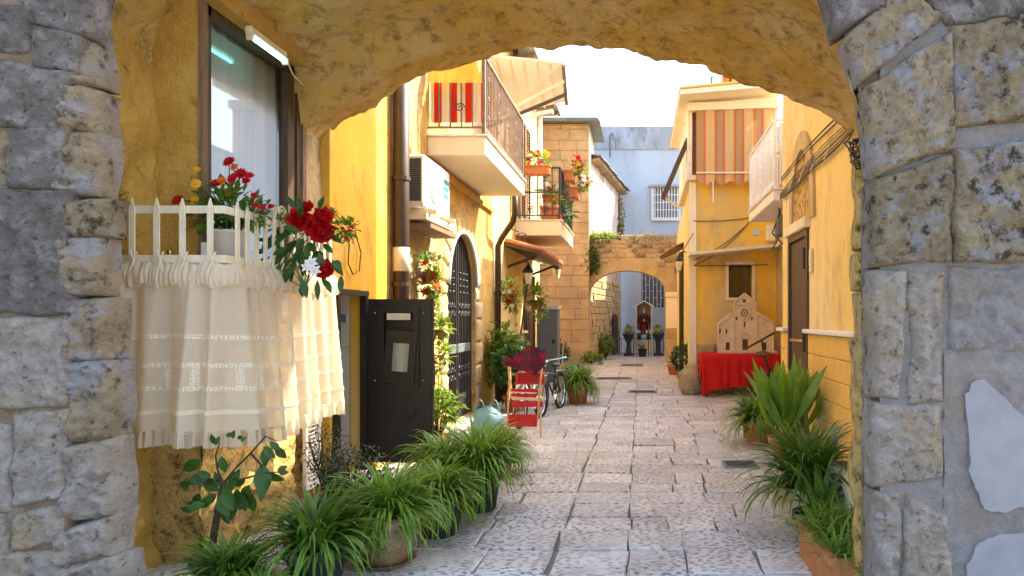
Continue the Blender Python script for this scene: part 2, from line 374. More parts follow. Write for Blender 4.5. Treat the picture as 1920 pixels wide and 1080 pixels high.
m_redc = mat('red_cloth', (.62, .012, .008), (.50, .008, .006), 3, .85, .2, 60, trans=.1)
m_redp = mat('red_plastic', (.60, .01, .012), None, rough=.4, bump=0, spec=.5)
m_beech = mat('pale_wood', (.66, .46, .22), (.58, .38, .16), 8, .6, .1, 40)
m_grey = mat('grey_painted_metal', (.17, .19, .20), (.14, .155, .165), 2, .45, .05, 40)
m_lgrey = mat('light_grey_metal', (.55, .55, .53), None, rough=.45, bump=0)
m_zinc = mat('weathered_sheet', (.20, .23, .24), (.13, .15, .155), 2, .6, .3, 12)
m_chrome = mat('chrome', (.6, .6, .6), None, rough=.2, bump=0, metal=1)
m_rubber = mat('tyre_rubber', (.02, .02, .02), None, rough=.8, bump=0)
m_brass = mat('brass', (.6, .38, .1), None, rough=.3, bump=0, metal=1)
m_cable = mat('cable_sheath', (.07, .055, .04), (.16, .12, .08), 9, .7, 0, 40)
m_model = mat('model_stone', (.70, .56, .36), (.62, .47, .28), 12, .85, .3, 60, c3=(.42, .3, .18), s3=20, t3=.66)
m_bould = mat('boulder_stone', (.56, .44, .27), (.42, .30, .16), 6, .95, 1.0, 14, bdist=.07, c3=(.25, .17, .09), s3=12, t3=.65)
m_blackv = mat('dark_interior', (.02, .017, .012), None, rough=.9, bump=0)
m_tilew = mat('white_glazed_tile', (.60, .56, .45), (.56, .52, .42), 2, .3, .03, 40, spec=.5)
m_glass = glass('window_glass', (.96, .98, .98), .05)
m_glassd = glass('dark_glass', (.5, .55, .5), .10)
m_reflect = mat('pale_reflection', (.84, .90, .93), (.78, .85, .88), 3, .9, .1, 30, stretch=(1, 6, .3), trans=.6)
m_tubel = mat('fluorescent_tube', (.8, 1, 1), None, rough=.4, bump=0, emit=(.25, .95, .9), estr=2.2)
# ================================================================ structure
XL, XR = -2.7, 2.0
# ---- ground sheet and paving stones
gmb = MB(); gmb.quad((-60, -40, -.03), (60, -40, -.03), (60, 120, -.03), (-60, 120, -.03))
street = tag(gmb.build('street', m_joint), kind='structure')
def paver_quad(mb, c, top, bev=.007, bot=-.028):
    """c: 4 corners (x,y) counter-clockwise; the outline gets a wandering mid point on every side"""
    cx = sum(p[0] for p in c)/4; cy = sum(p[1] for p in c)/4; n = len(mb.v); o = []
    for i in range(4):
        a, b = c[i], c[(i+1) % 4]; t = U(.35, .65); k = 1-.16*random.random()*.12
        o.append((a[0]+(cx-a[0])*U(.0, .018), a[1]+(cy-a[1])*U(.0, .018)))
        for t in (U(.2, .4), U(.6, .8)):
            px, py = lerp(a[0], b[0], t), lerp(a[1], b[1], t); l = math.hypot(cx-px, cy-py); d = U(-.004, .007)
            o.append((px+(cx-px)/l*d, py+(cy-py)/l*d))
    m = len(o); tz = top+U(-.003, .003); tx, ty = U(-.012, .012), U(-.012, .012)
    def zz(p): return tz+(p[0]-cx)*tx+(p[1]-cy)*ty
    def ins(p, d):
        l = math.hypot(p[0]-cx, p[1]-cy); return (p[0]+(cx-p[0])*d/l, p[1]+(cy-p[1])*d/l)
    mb.v += [(p[0], p[1], bot) for p in o]+[(p[0], p[1], zz(p)-bev) for p in o]
    mb.v += [(*ins(p, bev*1.5), zz(p)) for p in o]
    for i in range(m):
        j = (i+1) % m
        mb.f += [(n+i, n+j, n+m+j, n+m+i), (n+m+i, n+m+j, n+2*m+j, n+2*m+i)]
    mb.f.append(tuple(n+2*m+i for i in range(m)))
cols_x = [-3.6, -3.05, -2.55, -2.05, -1.58, -1.08, -.57, -.08, .31, .68, 1.16, 1.62, 2.1, 2.6, 3.1, 3.6]
stones = []; y = 3.0
while y < 31.0:
    dy = U(.28, .50) if y < 18 else U(.4, .7)
    i = 0; xs = []
    for k, x in enumerate(cols_x):
        main = abs(x+.57) < .01 or abs(x+.08) < .01
        xs.append(x+U(-.03, .03)*(.5 if main else 1)+(0 if main else U(-.13, .13)))
    k = 0
    while k < len(xs)-1:
        e = k+1
        if random.random() < .12 and e < len(xs)-1 and k not in (5, 6): e += 1
        g = U(.001, .005); gl = g+(.02 if k == 6 and random.random() < .4 else 0)
        parts_ = [(y, y+dy)]
        if dy > .44 and random.random() < .22:
            s_ = y+dy*U(.4, .6); parts_ = [(y, s_), (s_, y+dy)]
        for (a, b) in parts_:
            j = lambda: U(-.012, .012)
            stones.append([(xs[k]+gl+j(), a+g+j()), (xs[e]-g+j(), a+g+j()), (xs[e]-g+j(), b-g+j()), (xs[k]+gl+j(), b-g+j())])
        k = e
    y += dy
def vis_area(c):
    X = sum(p[0] for p in c)/4; Y = sum(p[1] for p in c)/4
    px = VX+F*X/Y; py = VY+F*H/Y
    if py > 1120 or px < 560 or px > 1700: return 0
    if X < -2.4 or X > 1.9: return 0
    return 1/Y**3
order = sorted(stones, key=lambda c: -vis_area(c))
rest = MB()
for k, c in enumerate(order):
    if k < 300:
        mb = MB(); paver_quad(mb, c, U(-.003, .006)); mb.build('paving_stone', m_paver, street)
    else: paver_quad(rest, c, U(-.003, .006))
rest.build('paving_stones_beyond', m_paver, street, kind='stuff')

# ---- helpers for masonry
def stone(mb, c4, nrm, thick=.05, rad=.035, rough=.02, wob=.02, g=None, fs=6.0, seed=0, back=.05, skew=0):
    """an irregular hewn stone filling the quad c4 (bl,br,tr,tl); nrm points outwards"""
    bl, br, tr, tl = [Vector(p) for p in c4]; nrm = Vector(nrm).normalized()
    Lu = ((br-bl).length+(tr-tl).length)/2; Lv = ((tl-bl).length+(tr-br).length)/2
    nu = g or max(6, min(48, int(Lu/.012))); nv = g or max(6, min(60, int(Lv/.012)))
    us = [0.5-0.5*math.cos(math.pi*i/nu) if False else i/nu for i in range(nu+1)]
    so = Vector((seed*3.17, seed*1.31, seed*7.7)); base = len(mb.v)
    ex = (br-bl).normalized(); ey = (tl-bl).normalized()
    for j in range(nv+1):
        for i in range(nu+1):
            u, v = i/nu, j/nv
            p = bl*(1-u)*(1-v)+br*u*(1-v)+tr*u*v+tl*(1-u)*v
            w1 = noise.noise(p*5+so)*wob; w2 = noise.noise(p*5+so+Vector((9, 4, 2)))*wob
            d = min(min(u, 1-u)*Lu, min(v, 1-v)*Lv)
            # round the corners in plan
            cu = min(u, 1-u)*Lu; cv = min(v, 1-v)*Lv; rc = rad*1.6
            pr = 1-math.exp(-d/rad*1.4)
            if cu < rc and cv < rc:
                q = 1-math.hypot(rc-cu, rc-cv)/rc; pr = min(pr, max(0, 1-math.exp(-max(0, q)*2)))
            h = thick*pr+(fbm(p*fs+so, 5)*rough+fbm(p*fs*3.3+so, 4)*rough*.6-abs(noise.noise(p*fs*1.9+so))*rough*1.1)*min(1, d/rad*.8+.25)
            h += skew*(u-.5)
            mb.v.append(tuple(p+ex*w1+ey*w2+nrm*h))
    for j in range(nv):
        for i in range(nu):
            a = base+j*(nu+1)+i; mb.f.append((a, a+1, a+nu+2, a+nu+1))
    ring = [base+i for i in range(nu+1)]+[base+j*(nu+1)+nu for j in range(1, nv+1)]+[base+nv*(nu+1)+i for i in range(nu-1, -1, -1)]+[base+j*(nu+1) for j in range(nv-1, 0, -1)]
    b0 = len(mb.v)
    for r in ring: mb.v.append(tuple(Vector(mb.v[r])-nrm*back))
    n = len(ring)
    for i in range(n): mb.f.append((ring[(i+1) % n], ring[i], b0+i, b0+(i+1) % n))
def arch_wall(mb, P, dep, u0, u1, z0, z1, ops):
    """wall P(u,z) from u0..u1, z0..z1 with openings [(a,b,zb,zs,rise)] sorted by a; dep = reveal vector"""
    dep = Vector(dep); cu = u0
    for (a, b, zb, zs, rise) in ops:
        if a > cu: mb.quad(P(cu, z0), P(a, z0), P(a, z1), P(cu, z1))
        n = 16 if rise else 1; mid = (a+b)/2; hf = (b-a)/2
        crv = []
        for i in range(n+1):
            u = mid-hf*math.cos(math.pi*i/n); crv.append((u, zs+rise*math.sin(math.pi*i/n)))
        for i in range(n):
            (ua, za), (ub, zb_) = crv[i], crv[i+1]
            mb.quad(P(ua, za), P(ub, zb_), P(ub, z1), P(ua, z1))
            mb.quad(P(ub, zb_), P(ua, za), P(ua, za)+dep, P(ub, zb_)+dep)
        if zb > z0+1e-4:
            mb.quad(P(a, z0), P(b, z0), P(b, zb), P(a, zb)); mb.quad(P(a, zb), P(b, zb), P(b, zb)+dep, P(a, zb)+dep)
        mb.quad(P(a, zs), P(a, zb), P(a, zb)+dep, P(a, zs)+dep); mb.quad(P(b, zb), P(b, zs), P(b, zs)+dep, P(b, zb)+dep)
        cu = b
    if cu < u1: mb.quad(P(cu, z0), P(u1, z0), P(u1, z1), P(cu, z1))
    return mb
def rough_sheet(P, nu, nv, amp, fs, nrm, seed=0):
    """subdivided sheet P(u,v) displaced by noise along nrm"""
    mb = MB(); nrm = Vector(nrm); so = Vector((seed, seed*2.3, seed*.7))
    for j in range(nv+1):
        for i in range(nu+1):
            p = Vector(P(i/nu, j/nv)); mb.v.append(tuple(p+nrm*(fbm(p*fs+so, 5)*amp)))
    for j in range(nv):
        for i in range(nu):
            a = j*(nu+1)+i; mb.f.append((a, a+1, a+nu+2, a+nu+1))
    return mb

# ================================================================ stone archway over the lane
arch = thing('stone_archway', (0, 4.5, 0), 'broad rough stone archway framing the lane, grey outside and golden under its vault', 'archway')
YF = 3.3
front = [(1.24, 2.15), (1.20, 2.38), (1.07, 2.78), (.97, 3.126), (.62, 3.55), (.1, 3.92), (-.8, 4.1), (-1.7, 4.0), (-2.35, 3.75), (-2.80, 3.3), (-2.92, 2.7), (-2.96, 2.2)]
mid1 = [(1.22, 2.0), (1.24, 2.4), (1.17, 2.85), (1.05, 3.2), (.7, 3.6), (.1, 3.9), (-.8, 4.06), (-1.7, 4.0), (-2.35, 3.86), (-2.75, 3.72), (-3.0, 3.45), (-3.06, 2.9)]
mid2 = [(1.70, 2.6), (1.72, 2.85), (1.62, 3.15), (1.35, 3.4), (.9, 3.66), (.15, 3.86), (-.6, 3.97), (-1.5, 3.92), (-2.2, 3.80), (-2.62, 3.68), (-2.95, 3.5), (-3.06, 3.2)]
back = [(1.93, 2.95), (1.91, 3.09), (1.67, 3.30), (1.40, 3.43), (1.11, 3.55), (.55, 3.74), (.23, 3.82), (-.58, 3.93), (-1.39, 3.83), (-1.85, 3.68), (-2.23, 3.48), (-2.55, 3.27), (-2.74, 3.12), (-2.80, 2.9)]
def resample(pl, n):
    L = [0]
    for a, b in zip(pl, pl[1:]): L.append(L[-1]+math.hypot(b[0]-a[0], b[1]-a[1]))
    out = []
    # catmull-rom through the points
    for i in range(n+1):
        s_ = L[-1]*i/n; k = max(q for q in range(len(pl)-1) if L[q] <= s_+1e-9); t = (s_-L[k])/(L[k+1]-L[k])
        p0, p1, p2, p3 = pl[max(k-1, 0)], pl[k], pl[k+1], pl[min(k+2, len(pl)-1)]
        out.append(tuple(.5*((2*p1[c])+(-p0[c]+p2[c])*t+(2*p0[c]-5*p1[c]+4*p2[c]-p3[c])*t*t+(-p0[c]+3*p1[c]-3*p2[c]+p3[c])*t**3) for c in (0, 1)))
    return out
NS = 190
secs = [(YF+.09, resample(front, NS)), (3.62, resample(mid1, NS)), (4.4, resample(mid2, NS)), (5.28, resample(mid2, NS)), (5.46, resample(back, NS)), (5.86, resample(back, NS))]
vmb = MB(); rows = []
for (ya, sa), (yb, sb) in zip(secs, secs[1:]):
    n = max(3, int((yb-ya)/.024))
    for i in range(n):
        t = i/n; ts = t*t*(3-2*t)
        rows.append((lerp(ya, yb, t), [(lerp(a[0], b[0], ts), lerp(a[1], b[1], ts)) for a, b in zip(sa, sb)]))
rows.append(secs[-1])
for r, (yy, sec) in enumerate(rows):
    for i, (x, z) in enumerate(sec):
        a = sec[max(0, i-1)]; b = sec[min(NS, i+1)]; nx, nz_ = -(b[1]-a[1]), (b[0]-a[0]); l = math.hypot(nx, nz_) or 1
        p = Vector((x, yy, z)); e = fbm(p*2.3, 5)*.04+fbm(p*9, 5)*.018-abs(noise.noise(p*6.5))*.028-abs(noise.noise(p*15))*.012
        if r == len(rows)-1: e += .012*noise.noise(p*9)
        vmb.v.append((x+nx/l*e, yy+(noise.noise(p*6)*.03 if r == len(rows)-1 else 0), z+nz_/l*e))
for r in range(len(rows)-1):
    for i in range(NS):
        a = r*(NS+1)+i; vmb.f.append((a, a+1, a+NS+2, a+NS+1))
# far face of the vault up to the storey above
last = (len(rows)-1)*(NS+1)
for i in range(NS):
    a, b = vmb.v[last+i], vmb.v[last+i+1]; n = len(vmb.v)
    vmb.v += [(a[0], a[1], 4.3), (b[0], b[1], 4.3)]; vmb.f.append((last+i, last+i+1, n+1, n))
vault = vmb.build('vault', m_vault, arch, smooth=True)
u = MB(); u.bb((-4.6, YF+.06, 4.28), (3.6, 5.88, 5.6)); u.build('storey_above', m_mortar, arch)
# spandrel core between front arch line and the storey above, piers behind the facing stones
sp = MB()
fr = resample(front, 40)
for a, b in zip(fr, fr[1:]): sp.quad((a[0], YF+.05, a[1]), (b[0], YF+.05, b[1]), (b[0], YF+.05, 4.3), (a[0], YF+.05, 4.3))
sp.build('spandrel', m_mortar, arch)
rp_ = MB(); rp_.bb((1.20, YF+.03, -.02), (3.6, 3.55, 4.3)); rp_.build('pier_core', m_mort2, arch)
lq = MB(); lq.bb((-2.87, YF+.12, -.02), (-2.80, 3.53, 3.1)); lq.build('jamb_core', m_jamb, arch); rq = MB(); rq.bb((1.18, YF+.10, -.02), (1.21, 3.56, 2.25)); rq.build('jamb_core', m_jamb, arch)
lp_ = MB(); lp_.bb((-4.6, YF+.03, -.02), (-2.86, 3.52, 4.3)); lp_.build('pier_core', m_mortar, arch)
# right pier behind the front: side wall carrying the vault
sw = MB(); sw.bb((1.93, 3.55, -.02), (3.6, 5.88, 4.3)); sw.build('side_wall', m_rough, arch)
# facing stones, laid out from the photograph (all on the plane YF)
def fstone(px4, m, thick=.05, rad=.04, rough=.02, wob=.02, yf=YF+.03, seed=None, skew=0, fs=6.0):
    seed = random.randint(1, 99) if seed is None else seed
    cxp = sum(q[0] for q in px4)/4; cyp = sum(q[1] for q in px4)/4; px4 = [(x+math.copysign(4, x-cxp), y+math.copysign(3.5, y-cyp)) for x, y in px4]
    mb = MB(); stone(mb, [W(x, y, yf) for x, y in px4], (0, -1, 0), thick, rad, rough, wob, seed=seed, skew=skew, back=.12, fs=fs)
    return mb.build('stone', m, arch, smooth=True)
def rct(x0, y0, x1, y1, j=5):
    q = lambda: U(-j, j)
    return [(x0+q(), y1+q()), (x1+q(), y1+q()), (x1+q(), y0+q()), (x0+q(), y0+q())]
# left pier, outer face
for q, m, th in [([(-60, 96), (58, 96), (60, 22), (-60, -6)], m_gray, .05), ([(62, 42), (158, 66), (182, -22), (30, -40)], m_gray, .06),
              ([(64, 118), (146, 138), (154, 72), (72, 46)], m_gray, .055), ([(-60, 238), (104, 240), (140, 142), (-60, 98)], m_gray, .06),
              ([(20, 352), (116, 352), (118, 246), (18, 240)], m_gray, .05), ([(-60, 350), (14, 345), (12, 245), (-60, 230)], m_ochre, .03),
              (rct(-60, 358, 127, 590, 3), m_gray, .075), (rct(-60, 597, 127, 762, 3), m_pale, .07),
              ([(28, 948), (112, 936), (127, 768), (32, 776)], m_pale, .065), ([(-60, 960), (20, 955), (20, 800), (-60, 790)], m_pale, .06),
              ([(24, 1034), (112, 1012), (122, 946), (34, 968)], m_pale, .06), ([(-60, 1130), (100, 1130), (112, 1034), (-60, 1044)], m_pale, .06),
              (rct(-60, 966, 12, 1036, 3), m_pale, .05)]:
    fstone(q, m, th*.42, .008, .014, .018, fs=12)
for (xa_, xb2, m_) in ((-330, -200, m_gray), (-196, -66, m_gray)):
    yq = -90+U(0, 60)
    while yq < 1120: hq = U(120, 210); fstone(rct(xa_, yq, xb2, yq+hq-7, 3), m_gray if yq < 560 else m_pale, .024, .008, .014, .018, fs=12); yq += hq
# left pier, jamb stones (rounded, set a little further in)
def jstone(px4, m, seed): return fstone(px4, m, .06, .020, .026, .03, yf=YF+.08, seed=seed, fs=9, skew=-.05)
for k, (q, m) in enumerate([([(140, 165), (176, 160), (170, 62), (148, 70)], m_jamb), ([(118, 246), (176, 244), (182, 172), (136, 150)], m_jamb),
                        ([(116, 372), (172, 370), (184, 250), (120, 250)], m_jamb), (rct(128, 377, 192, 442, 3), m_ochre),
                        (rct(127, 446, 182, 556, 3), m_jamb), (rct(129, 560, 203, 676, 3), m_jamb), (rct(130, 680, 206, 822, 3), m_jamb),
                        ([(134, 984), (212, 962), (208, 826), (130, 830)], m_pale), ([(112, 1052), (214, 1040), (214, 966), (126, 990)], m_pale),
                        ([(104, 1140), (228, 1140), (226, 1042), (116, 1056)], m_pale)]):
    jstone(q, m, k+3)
# right pier: voussoirs and hewn blocks
for q, m, th in [([(1574, 62), (1656, 12), (1640, -70), (1540, -40)], m_gray, .07), ([(1612, 160), (1768, 36), (1690, -30), (1588, 66)], m_jamb, .08),
              ([(1641, 332), (1782, 282), (1782, 62), (1622, 168)], m_jamb, .08), ([(1640, 500), (1784, 488), (1784, 290), (1642, 340)], m_ochre, .07),
              ([(1786, 236), (1990, 222), (1990, 24), (1780, 50)], m_ochre, .08), ([(1788, 492), (1990, 488), (1990, 262), (1788, 284)], m_ochre, .085),
              ([(1776, 46), (1990, 16), (1990, -60), (1700, -36)], m_gray, .05),
              ([(1638, 744), (1684, 748), (1698, 508), (1640, 508)], m_pale, .06), ([(1706, 758), (1762, 752), (1766, 506), (1706, 508)], m_pale, .05),
              ([(1636, 910), (1764, 892), (1758, 764), (1638, 754)], m_pale, .06), ([(1638, 1130), (1684, 1130), (1688, 932), (1640, 922)], m_pale, .055),
              ([(1692, 1130), (1778, 1130), (1776, 968), (1698, 932)], m_pale, .05), ([(1782, 660), (1990, 656), (1990, 512), (1780, 500)], m_mort2, .05)]:
    fstone(q, m, th*(.5 if m in (m_pale, m_mort2) else .6), .011, .017, .024, fs=13)
# inner edge of the right jamb: rough stones seen edge-on, bounced sun's gold put into their colour
yy = 270.0; k = 0
while yy < 1100:
    h_ = U(70, 150); x0 = 1606+U(-6, 4)
    mb = MB(); stone(mb, [W(x0, min(yy+h_, 1130), 3.58), W(1660, min(yy+h_, 1130), 3.5), W(1660, yy+4, 3.5), W(x0, yy+4, 3.58)], (-.2, -1, 0), .03, .03, .03, .03, seed=k+40, back=.2, fs=8)
    mb.build('jamb_stone', m_rough, arch, smooth=True); yy += h_; k += 1
# plaster skin with two smooth patches on the right pier
def blob(pts, n=4):
    """subdivide and roughen a pixel outline"""
    out = []
    for (a, b) in zip(pts, pts[1:]+pts[:1]):
        for i in range(n): out.append((lerp(a[0], b[0], i/n)+U(-2.5, 2.5), lerp(a[1], b[1], i/n)+U(-2.5, 2.5)))
    return out
P1 = rough_sheet(lambda a, b: W(lerp(1770, 2000, a), lerp(1150, 655, b), YF+.025), 50, 100, .012, 14, (0, -1, 0), 3)
P1.build('plaster_skin', m_mort2, arch, smooth=True)
for pl in ([(1812, 740), (1826, 714), (1846, 712), (1930, 790), (1990, 800), (1990, 940), (1920, 950), (1880, 962), (1846, 956), (1836, 926), (1818, 890), (1820, 850)], [(1812, 1060), (1836, 1020), (1870, 1002), (1990, 998), (1990, 1140), (1808, 1140)]):
    mb = MB(); mb.prism([W(x, y, YF+.010) for x, y in blob(pl)], (0, .05, 0)); mb.build('plaster_patch', m_patch, arch)
# alcove wall at the left, window bay with its wall, pilaster
a_ = rough_sheet(lambda s, t: (-3.06, lerp(3.4, 4.22, s), lerp(-.05, 3.95, t)), 50, 160, .05, 4.0, (1, 0, 0), 5)
a_.build('alcove_wall', m_alcove, arch, smooth=True)
wy0, wy1, wz0, wz1 = 4.24, 5.44, 1.86, 3.56
wb = MB(); arch_wall(wb, lambda u_, z: Vector((-2.77, u_, z)), (-.16, 0, 0), 4.2, 5.46, 1.72, 3.64, [(wy0, wy1, wz0, wz1, 0)])
wb.quad((-3.2, 4.2, 1.72), (-2.77, 4.2, 1.72), (-2.77, 4.2, 4.0), (-3.2, 4.2, 4.0))
wb.build('window_bay_wall', m_alcove, arch)
lb = rough_sheet(lambda s, t: (-2.78+.02*math.sin(t*9), lerp(4.2, 5.66, s), lerp(-.05, 1.74, t)), 90, 110, .055, 4.5, (1, 0, 0), 8)
lb.build('rubble_wall_below_window', m_rough, arch, smooth=True)
kc = MB(); kc.bb((-3.4, 4.27, -.02), (-2.87, 5.80, 1.71)); kc.build('rubble_core', m_rough, arch)
lc = rough_sheet(lambda s, t: (lerp(-3.1, -2.77, s), 4.2, lerp(-.05, 1.74, t)), 24, 90, .03, 4.5, (0, -1, 0), 9)
lc.build('rubble_return', m_rough, arch, smooth=True)
li = MB(); li.bb((-3.0, 4.2, 3.56), (-2.66, 5.5, 3.70)); li.build('lintel', m_alcove, arch)
pl_ = rough_sheet(lambda s, t: (-2.775, lerp(5.44, 5.87, s), lerp(1.72, 3.3, t)), 30, 80, .02, 6, (1, 0, 0), 4); pl_.build('pilaster_face', m_block, arch, smooth=True)
pe = rough_sheet(lambda s, t: (lerp(-2.79, -3.4, s), 5.87, lerp(-.05, 3.4, t)), 12, 40, .01, 6, (0, 1, 0), 4); pe.build('pilaster_end', m_block, arch)
# window under the vault (part of the archway building)
wf = MB()
for (a, b, w) in [((-2.80, wy0+.03, wz0), (-2.80, wy0+.03, wz1), .06), ((-2.80, wy1-.16, wz0), (-2.80, wy1-.16, wz1), .09), ((-2.80, wy1-.03, wz0), (-2.80, wy1-.03, wz1), .06)]:
    wf.bar(a, b, .07, w, up=(0, 1, 0))
wf.bar((-2.80, wy0, wz1-.03), (-2.80, wy1, wz1-.03), .07, .07); wf.bar((-2.80, wy0, wz0+.03), (-2.80, wy1, wz0+.03), .07, .07)
win = wf.build('window', m_wood, arch)
g_ = MB(); g_.quad((-2.815, wy0+.05, wz0+.05), (-2.815, wy1-.18, wz0+.05), (-2.815, wy1-.18, wz1-.06), (-2.815, wy0+.05, wz1-.06)); g_.build('pane', m_glass, win)
for yk in (wy0-.02, wy1+.03): s_ = MB(); s_.bar((-2.765, yk, wz0), (-2.765, yk, wz1), .03, .055, up=(0, 1, 0)); s_.build('casing', m_wood2, win)
s_ = MB(); s_.bar((-2.80, wy1-.095, wz0+.05), (-2.80, wy1-.095, wz1-.06), .03, .07, up=(0, 1, 0)); s_.build('shutter_edge', m_wood2, win)
vo_ = MB()  # pale sheet behind the pane, standing in for the sky reflected in it
for i in range(41):
    yv = lerp(wy0+.05, wy1-.05, i/40)
    for z in (wz0, wz1): vo_.v.append((-2.90+.015*math.sin(i*1.1)+.008*math.sin(i*2.7), yv, z))
for i in range(40): vo_.f.append((2*i, 2*i+2, 2*i+3, 2*i+1))
vo_.build('reflection_sheet', m_reflect, win, smooth=True)
s_ = MB(); s_.bb((-2.93, wy0-.05, wz0-.05), (-2.70, wy1+.04, wz0)); s_.build('sill', m_white, win)

# ================================================================ left row of houses
def LW(u_, z): return Vector((XL, u_, z))
hA = thing('yellow_house', (XL, 6.5, 0), 'deep yellow plastered house with low open dark doorway just past the vault', 'house')
mb = MB(); arch_wall(mb, LW, (-.12, 0, 0), 5.80, 7.12, -.02, 7.6, [(5.86, 6.50, .10, 1.77, 0)]); mb.quad((-3.5, 5.80, -.02), (XL, 5.80, -.02), (XL, 5.80, 4.2), (-3.5, 5.80, 4.2)); mb.build('wall', m_yel, hA)
nb = MB(); nb.bb((-3.6, 5.88, .06), (-2.84, 6.6, .10)); nb.bb((-3.62, 5.82, .06), (-3.6, 6.7, 1.9)); nb.bb((-3.6, 6.55, .06), (-2.84, 6.57, 1.9)); nb.bb((-3.6, 5.82, 1.84), (-2.83, 6.6, 1.87)); nb.build('doorway_interior', m_tilew, hA)
for zi in range(6):                      # glazed tiles on the inner side of the doorway
    for xi in range(2):
        t = MB(); t.bevbox((-2.99-xi*.29, 6.541, .25+zi*.29), (.28, .018, .28), .006); t.build('tile', m_tilew, hA)
df = MB(); df.bar((-2.68, 5.88, .06), (-2.68, 5.88, 1.80), .06, .05, up=(0, 1, 0)); df.bar((-2.68, 6.48, .06), (-2.68, 6.48, 1.80), .06, .06, up=(0, 1, 0)); df.bar((-2.68, 5.86, 1.79), (-2.68, 6.51, 1.79), .07, .05)
df.build('door_frame', m_dark, hA)
ib = MB(); ib.bevbox((-2.90, 6.52, 1.55), (.10, .02, .13), .006); sb_ = ib.build('switch_box', m_lgrey, hA)
ib = MB(); ib.bb((-2.93, 6.506, 1.51), (-2.87, 6.511, 1.59)); ib.build('switch', m_grey, sb_)
# open door leaf facing the camera
yd = 6.53
dl = MB(); x0, x1, z0, z1 = -2.66, -2.03, .14, 1.74
hx0, hx1, hz0, hz1 = -2.55, -2.16, .86, 1.66
for (ax, bx, az, bz) in ((x0, hx0, z0, z1), (hx1, x1, z0, z1), (hx0, hx1, z0, hz0), (hx0, hx1, hz1, z1)): dl.bb((ax, yd, az), (bx, yd+.045, bz))
door = dl.build('door', m_dark, hA)
e = MB()
for (ax, bx, az, bz) in ((x0+.01, x0+.045, z0, z1), (x1-.045, x1-.01, z0, z1), (x0+.045, x1-.045, z1-.045, z1-.01)): e.bb((ax, yd-.012, az), (bx, yd-.001, bz))
e.build('edge_moulding', m_dark, door)
e = MB()
for (ax, bx, az, bz) in ((hx0, hx0+.05, hz0, hz1), (hx1-.05, hx1, hz0, hz1), (hx0+.05, hx1-.05, hz0, hz0+.05), (hx0+.05, hx1-.05, hz1-.05, hz1)): e.bb((ax, yd-.025, az), (bx, yd+.02, bz))
e.build('hatch_frame', m_dark, door)
rot = Matrix.Rotation(R(4), 3, 'Y')
e = MB()
hc = Vector((-2.335, yd-.035, 1.17)); hw, hh = .30, .52
for (cx, cz, sx, sz) in ((-.115, 0, .07, hh), (.115, 0, .07, hh), (0, -.2, .16, .12), (0, .2, .16, .12)): e.box(hc+rot @ Vector((cx, 0, cz)), (sx, .02, sz), rot)
e.build('hatch_shutter', m_dark, door)
e = MB(); q = [hc+rot @ Vector(v) for v in ((-.08, 0, -.14), (.08, 0, -.14), (.08, 0, .14), (-.08, 0, .14))]; e.quad(*q); e.build('hatch_pane', m_glass, door)
e = MB(); e.bb((hx0-.01, yd+.046, hz0-.01), (hx1+.01, yd+.06, hz1+.01)); e.build('backing', m_dark, door)
e = MB(); e.quad(*[v+Vector((0, .009, 0)) for v in q]); e.build('pale_lining', mat('pale_lining', (.42, .52, .47), (.30, .38, .34), 2, .5, 0), door)
e = MB(); e.bb((-2.47, yd-.03, 1.535), (-2.24, yd-.026, 1.60)); e.build('nameplate', m_ivory, door)
for bx in (-2.595, -2.12):
    for bz in (.94, 1.60): e = MB(); e.ball((bx, yd-.004, bz), .009, 8, 6); e.build('bolt', m_chrome, door)
e = MB(); e.box((-2.24, yd-.012, .60), (.13, .02, .035), Matrix.Rotation(R(-48), 3, 'Y')); e.build('pull_handle', m_dark, door)
e = MB(); e.tube([(-2.67, yd+.02, .3), (-2.67, yd+.02, 1.7)], .012, 8); e.build('hinge', m_brass, door)
# small wrought hook and cable on the plaster
e = MB(); e.tube([(XL+.02, 6.02, 2.23), (XL+.03, 6.06, 2.27), (XL+.03, 6.12, 2.23), (XL+.03, 6.10, 2.05), (XL+.03, 6.20, 1.96), (XL+.03, 6.34, 2.0), (XL+.03, 6.38, 2.18), (XL+.02, 6.26, 2.38)], .006, 6); e.build('cable', m_brniron, hA)
dp = thing('downpipe', (XL+.08, 7.26, 0), 'thick dark brown drainpipe running up the wall beside yellow house', 'drainpipe')
e = MB(); e.tube([(XL+.10, 7.26, 0), (XL+.10, 7.26, 5.8)], .085, 14); e.build('pipe', m_pipe, dp, smooth=True)
e = MB(); e.tube([(XL+.10, 7.26, 2.06), (XL+.10, 7.26, 2.32)], .089, 14); e.build('paper_sticker', m_ivory, dp, smooth=True)
for z in (1.9, 3.05, 4.3): e = MB(); e.tube([(XL+.10, 7.26, z), (XL+.10, 7.26, z+.04)], .098, 14); e.build('bracket', m_pipe, dp)

hB = thing('stone_house', (XL, 9.8, 0), 'weathered golden stone house with an arched iron gate and a long balcony', 'house')
ga, gb, gs, gr = 9.32, 10.94, 2.05, .80
mb = MB(); arch_wall(mb, LW, (-.22, 0, 0), 7.12, 12.2, -.02, 8.0, [(ga, gb, .02, gs, gr)]); mb.build('wall', m_yelw, hB)
e = MB(); e.bb((-3.0, ga-.1, 0), (-2.97, gb+.1, 3.0)); e.build('gate_backing', m_blackv, hB)
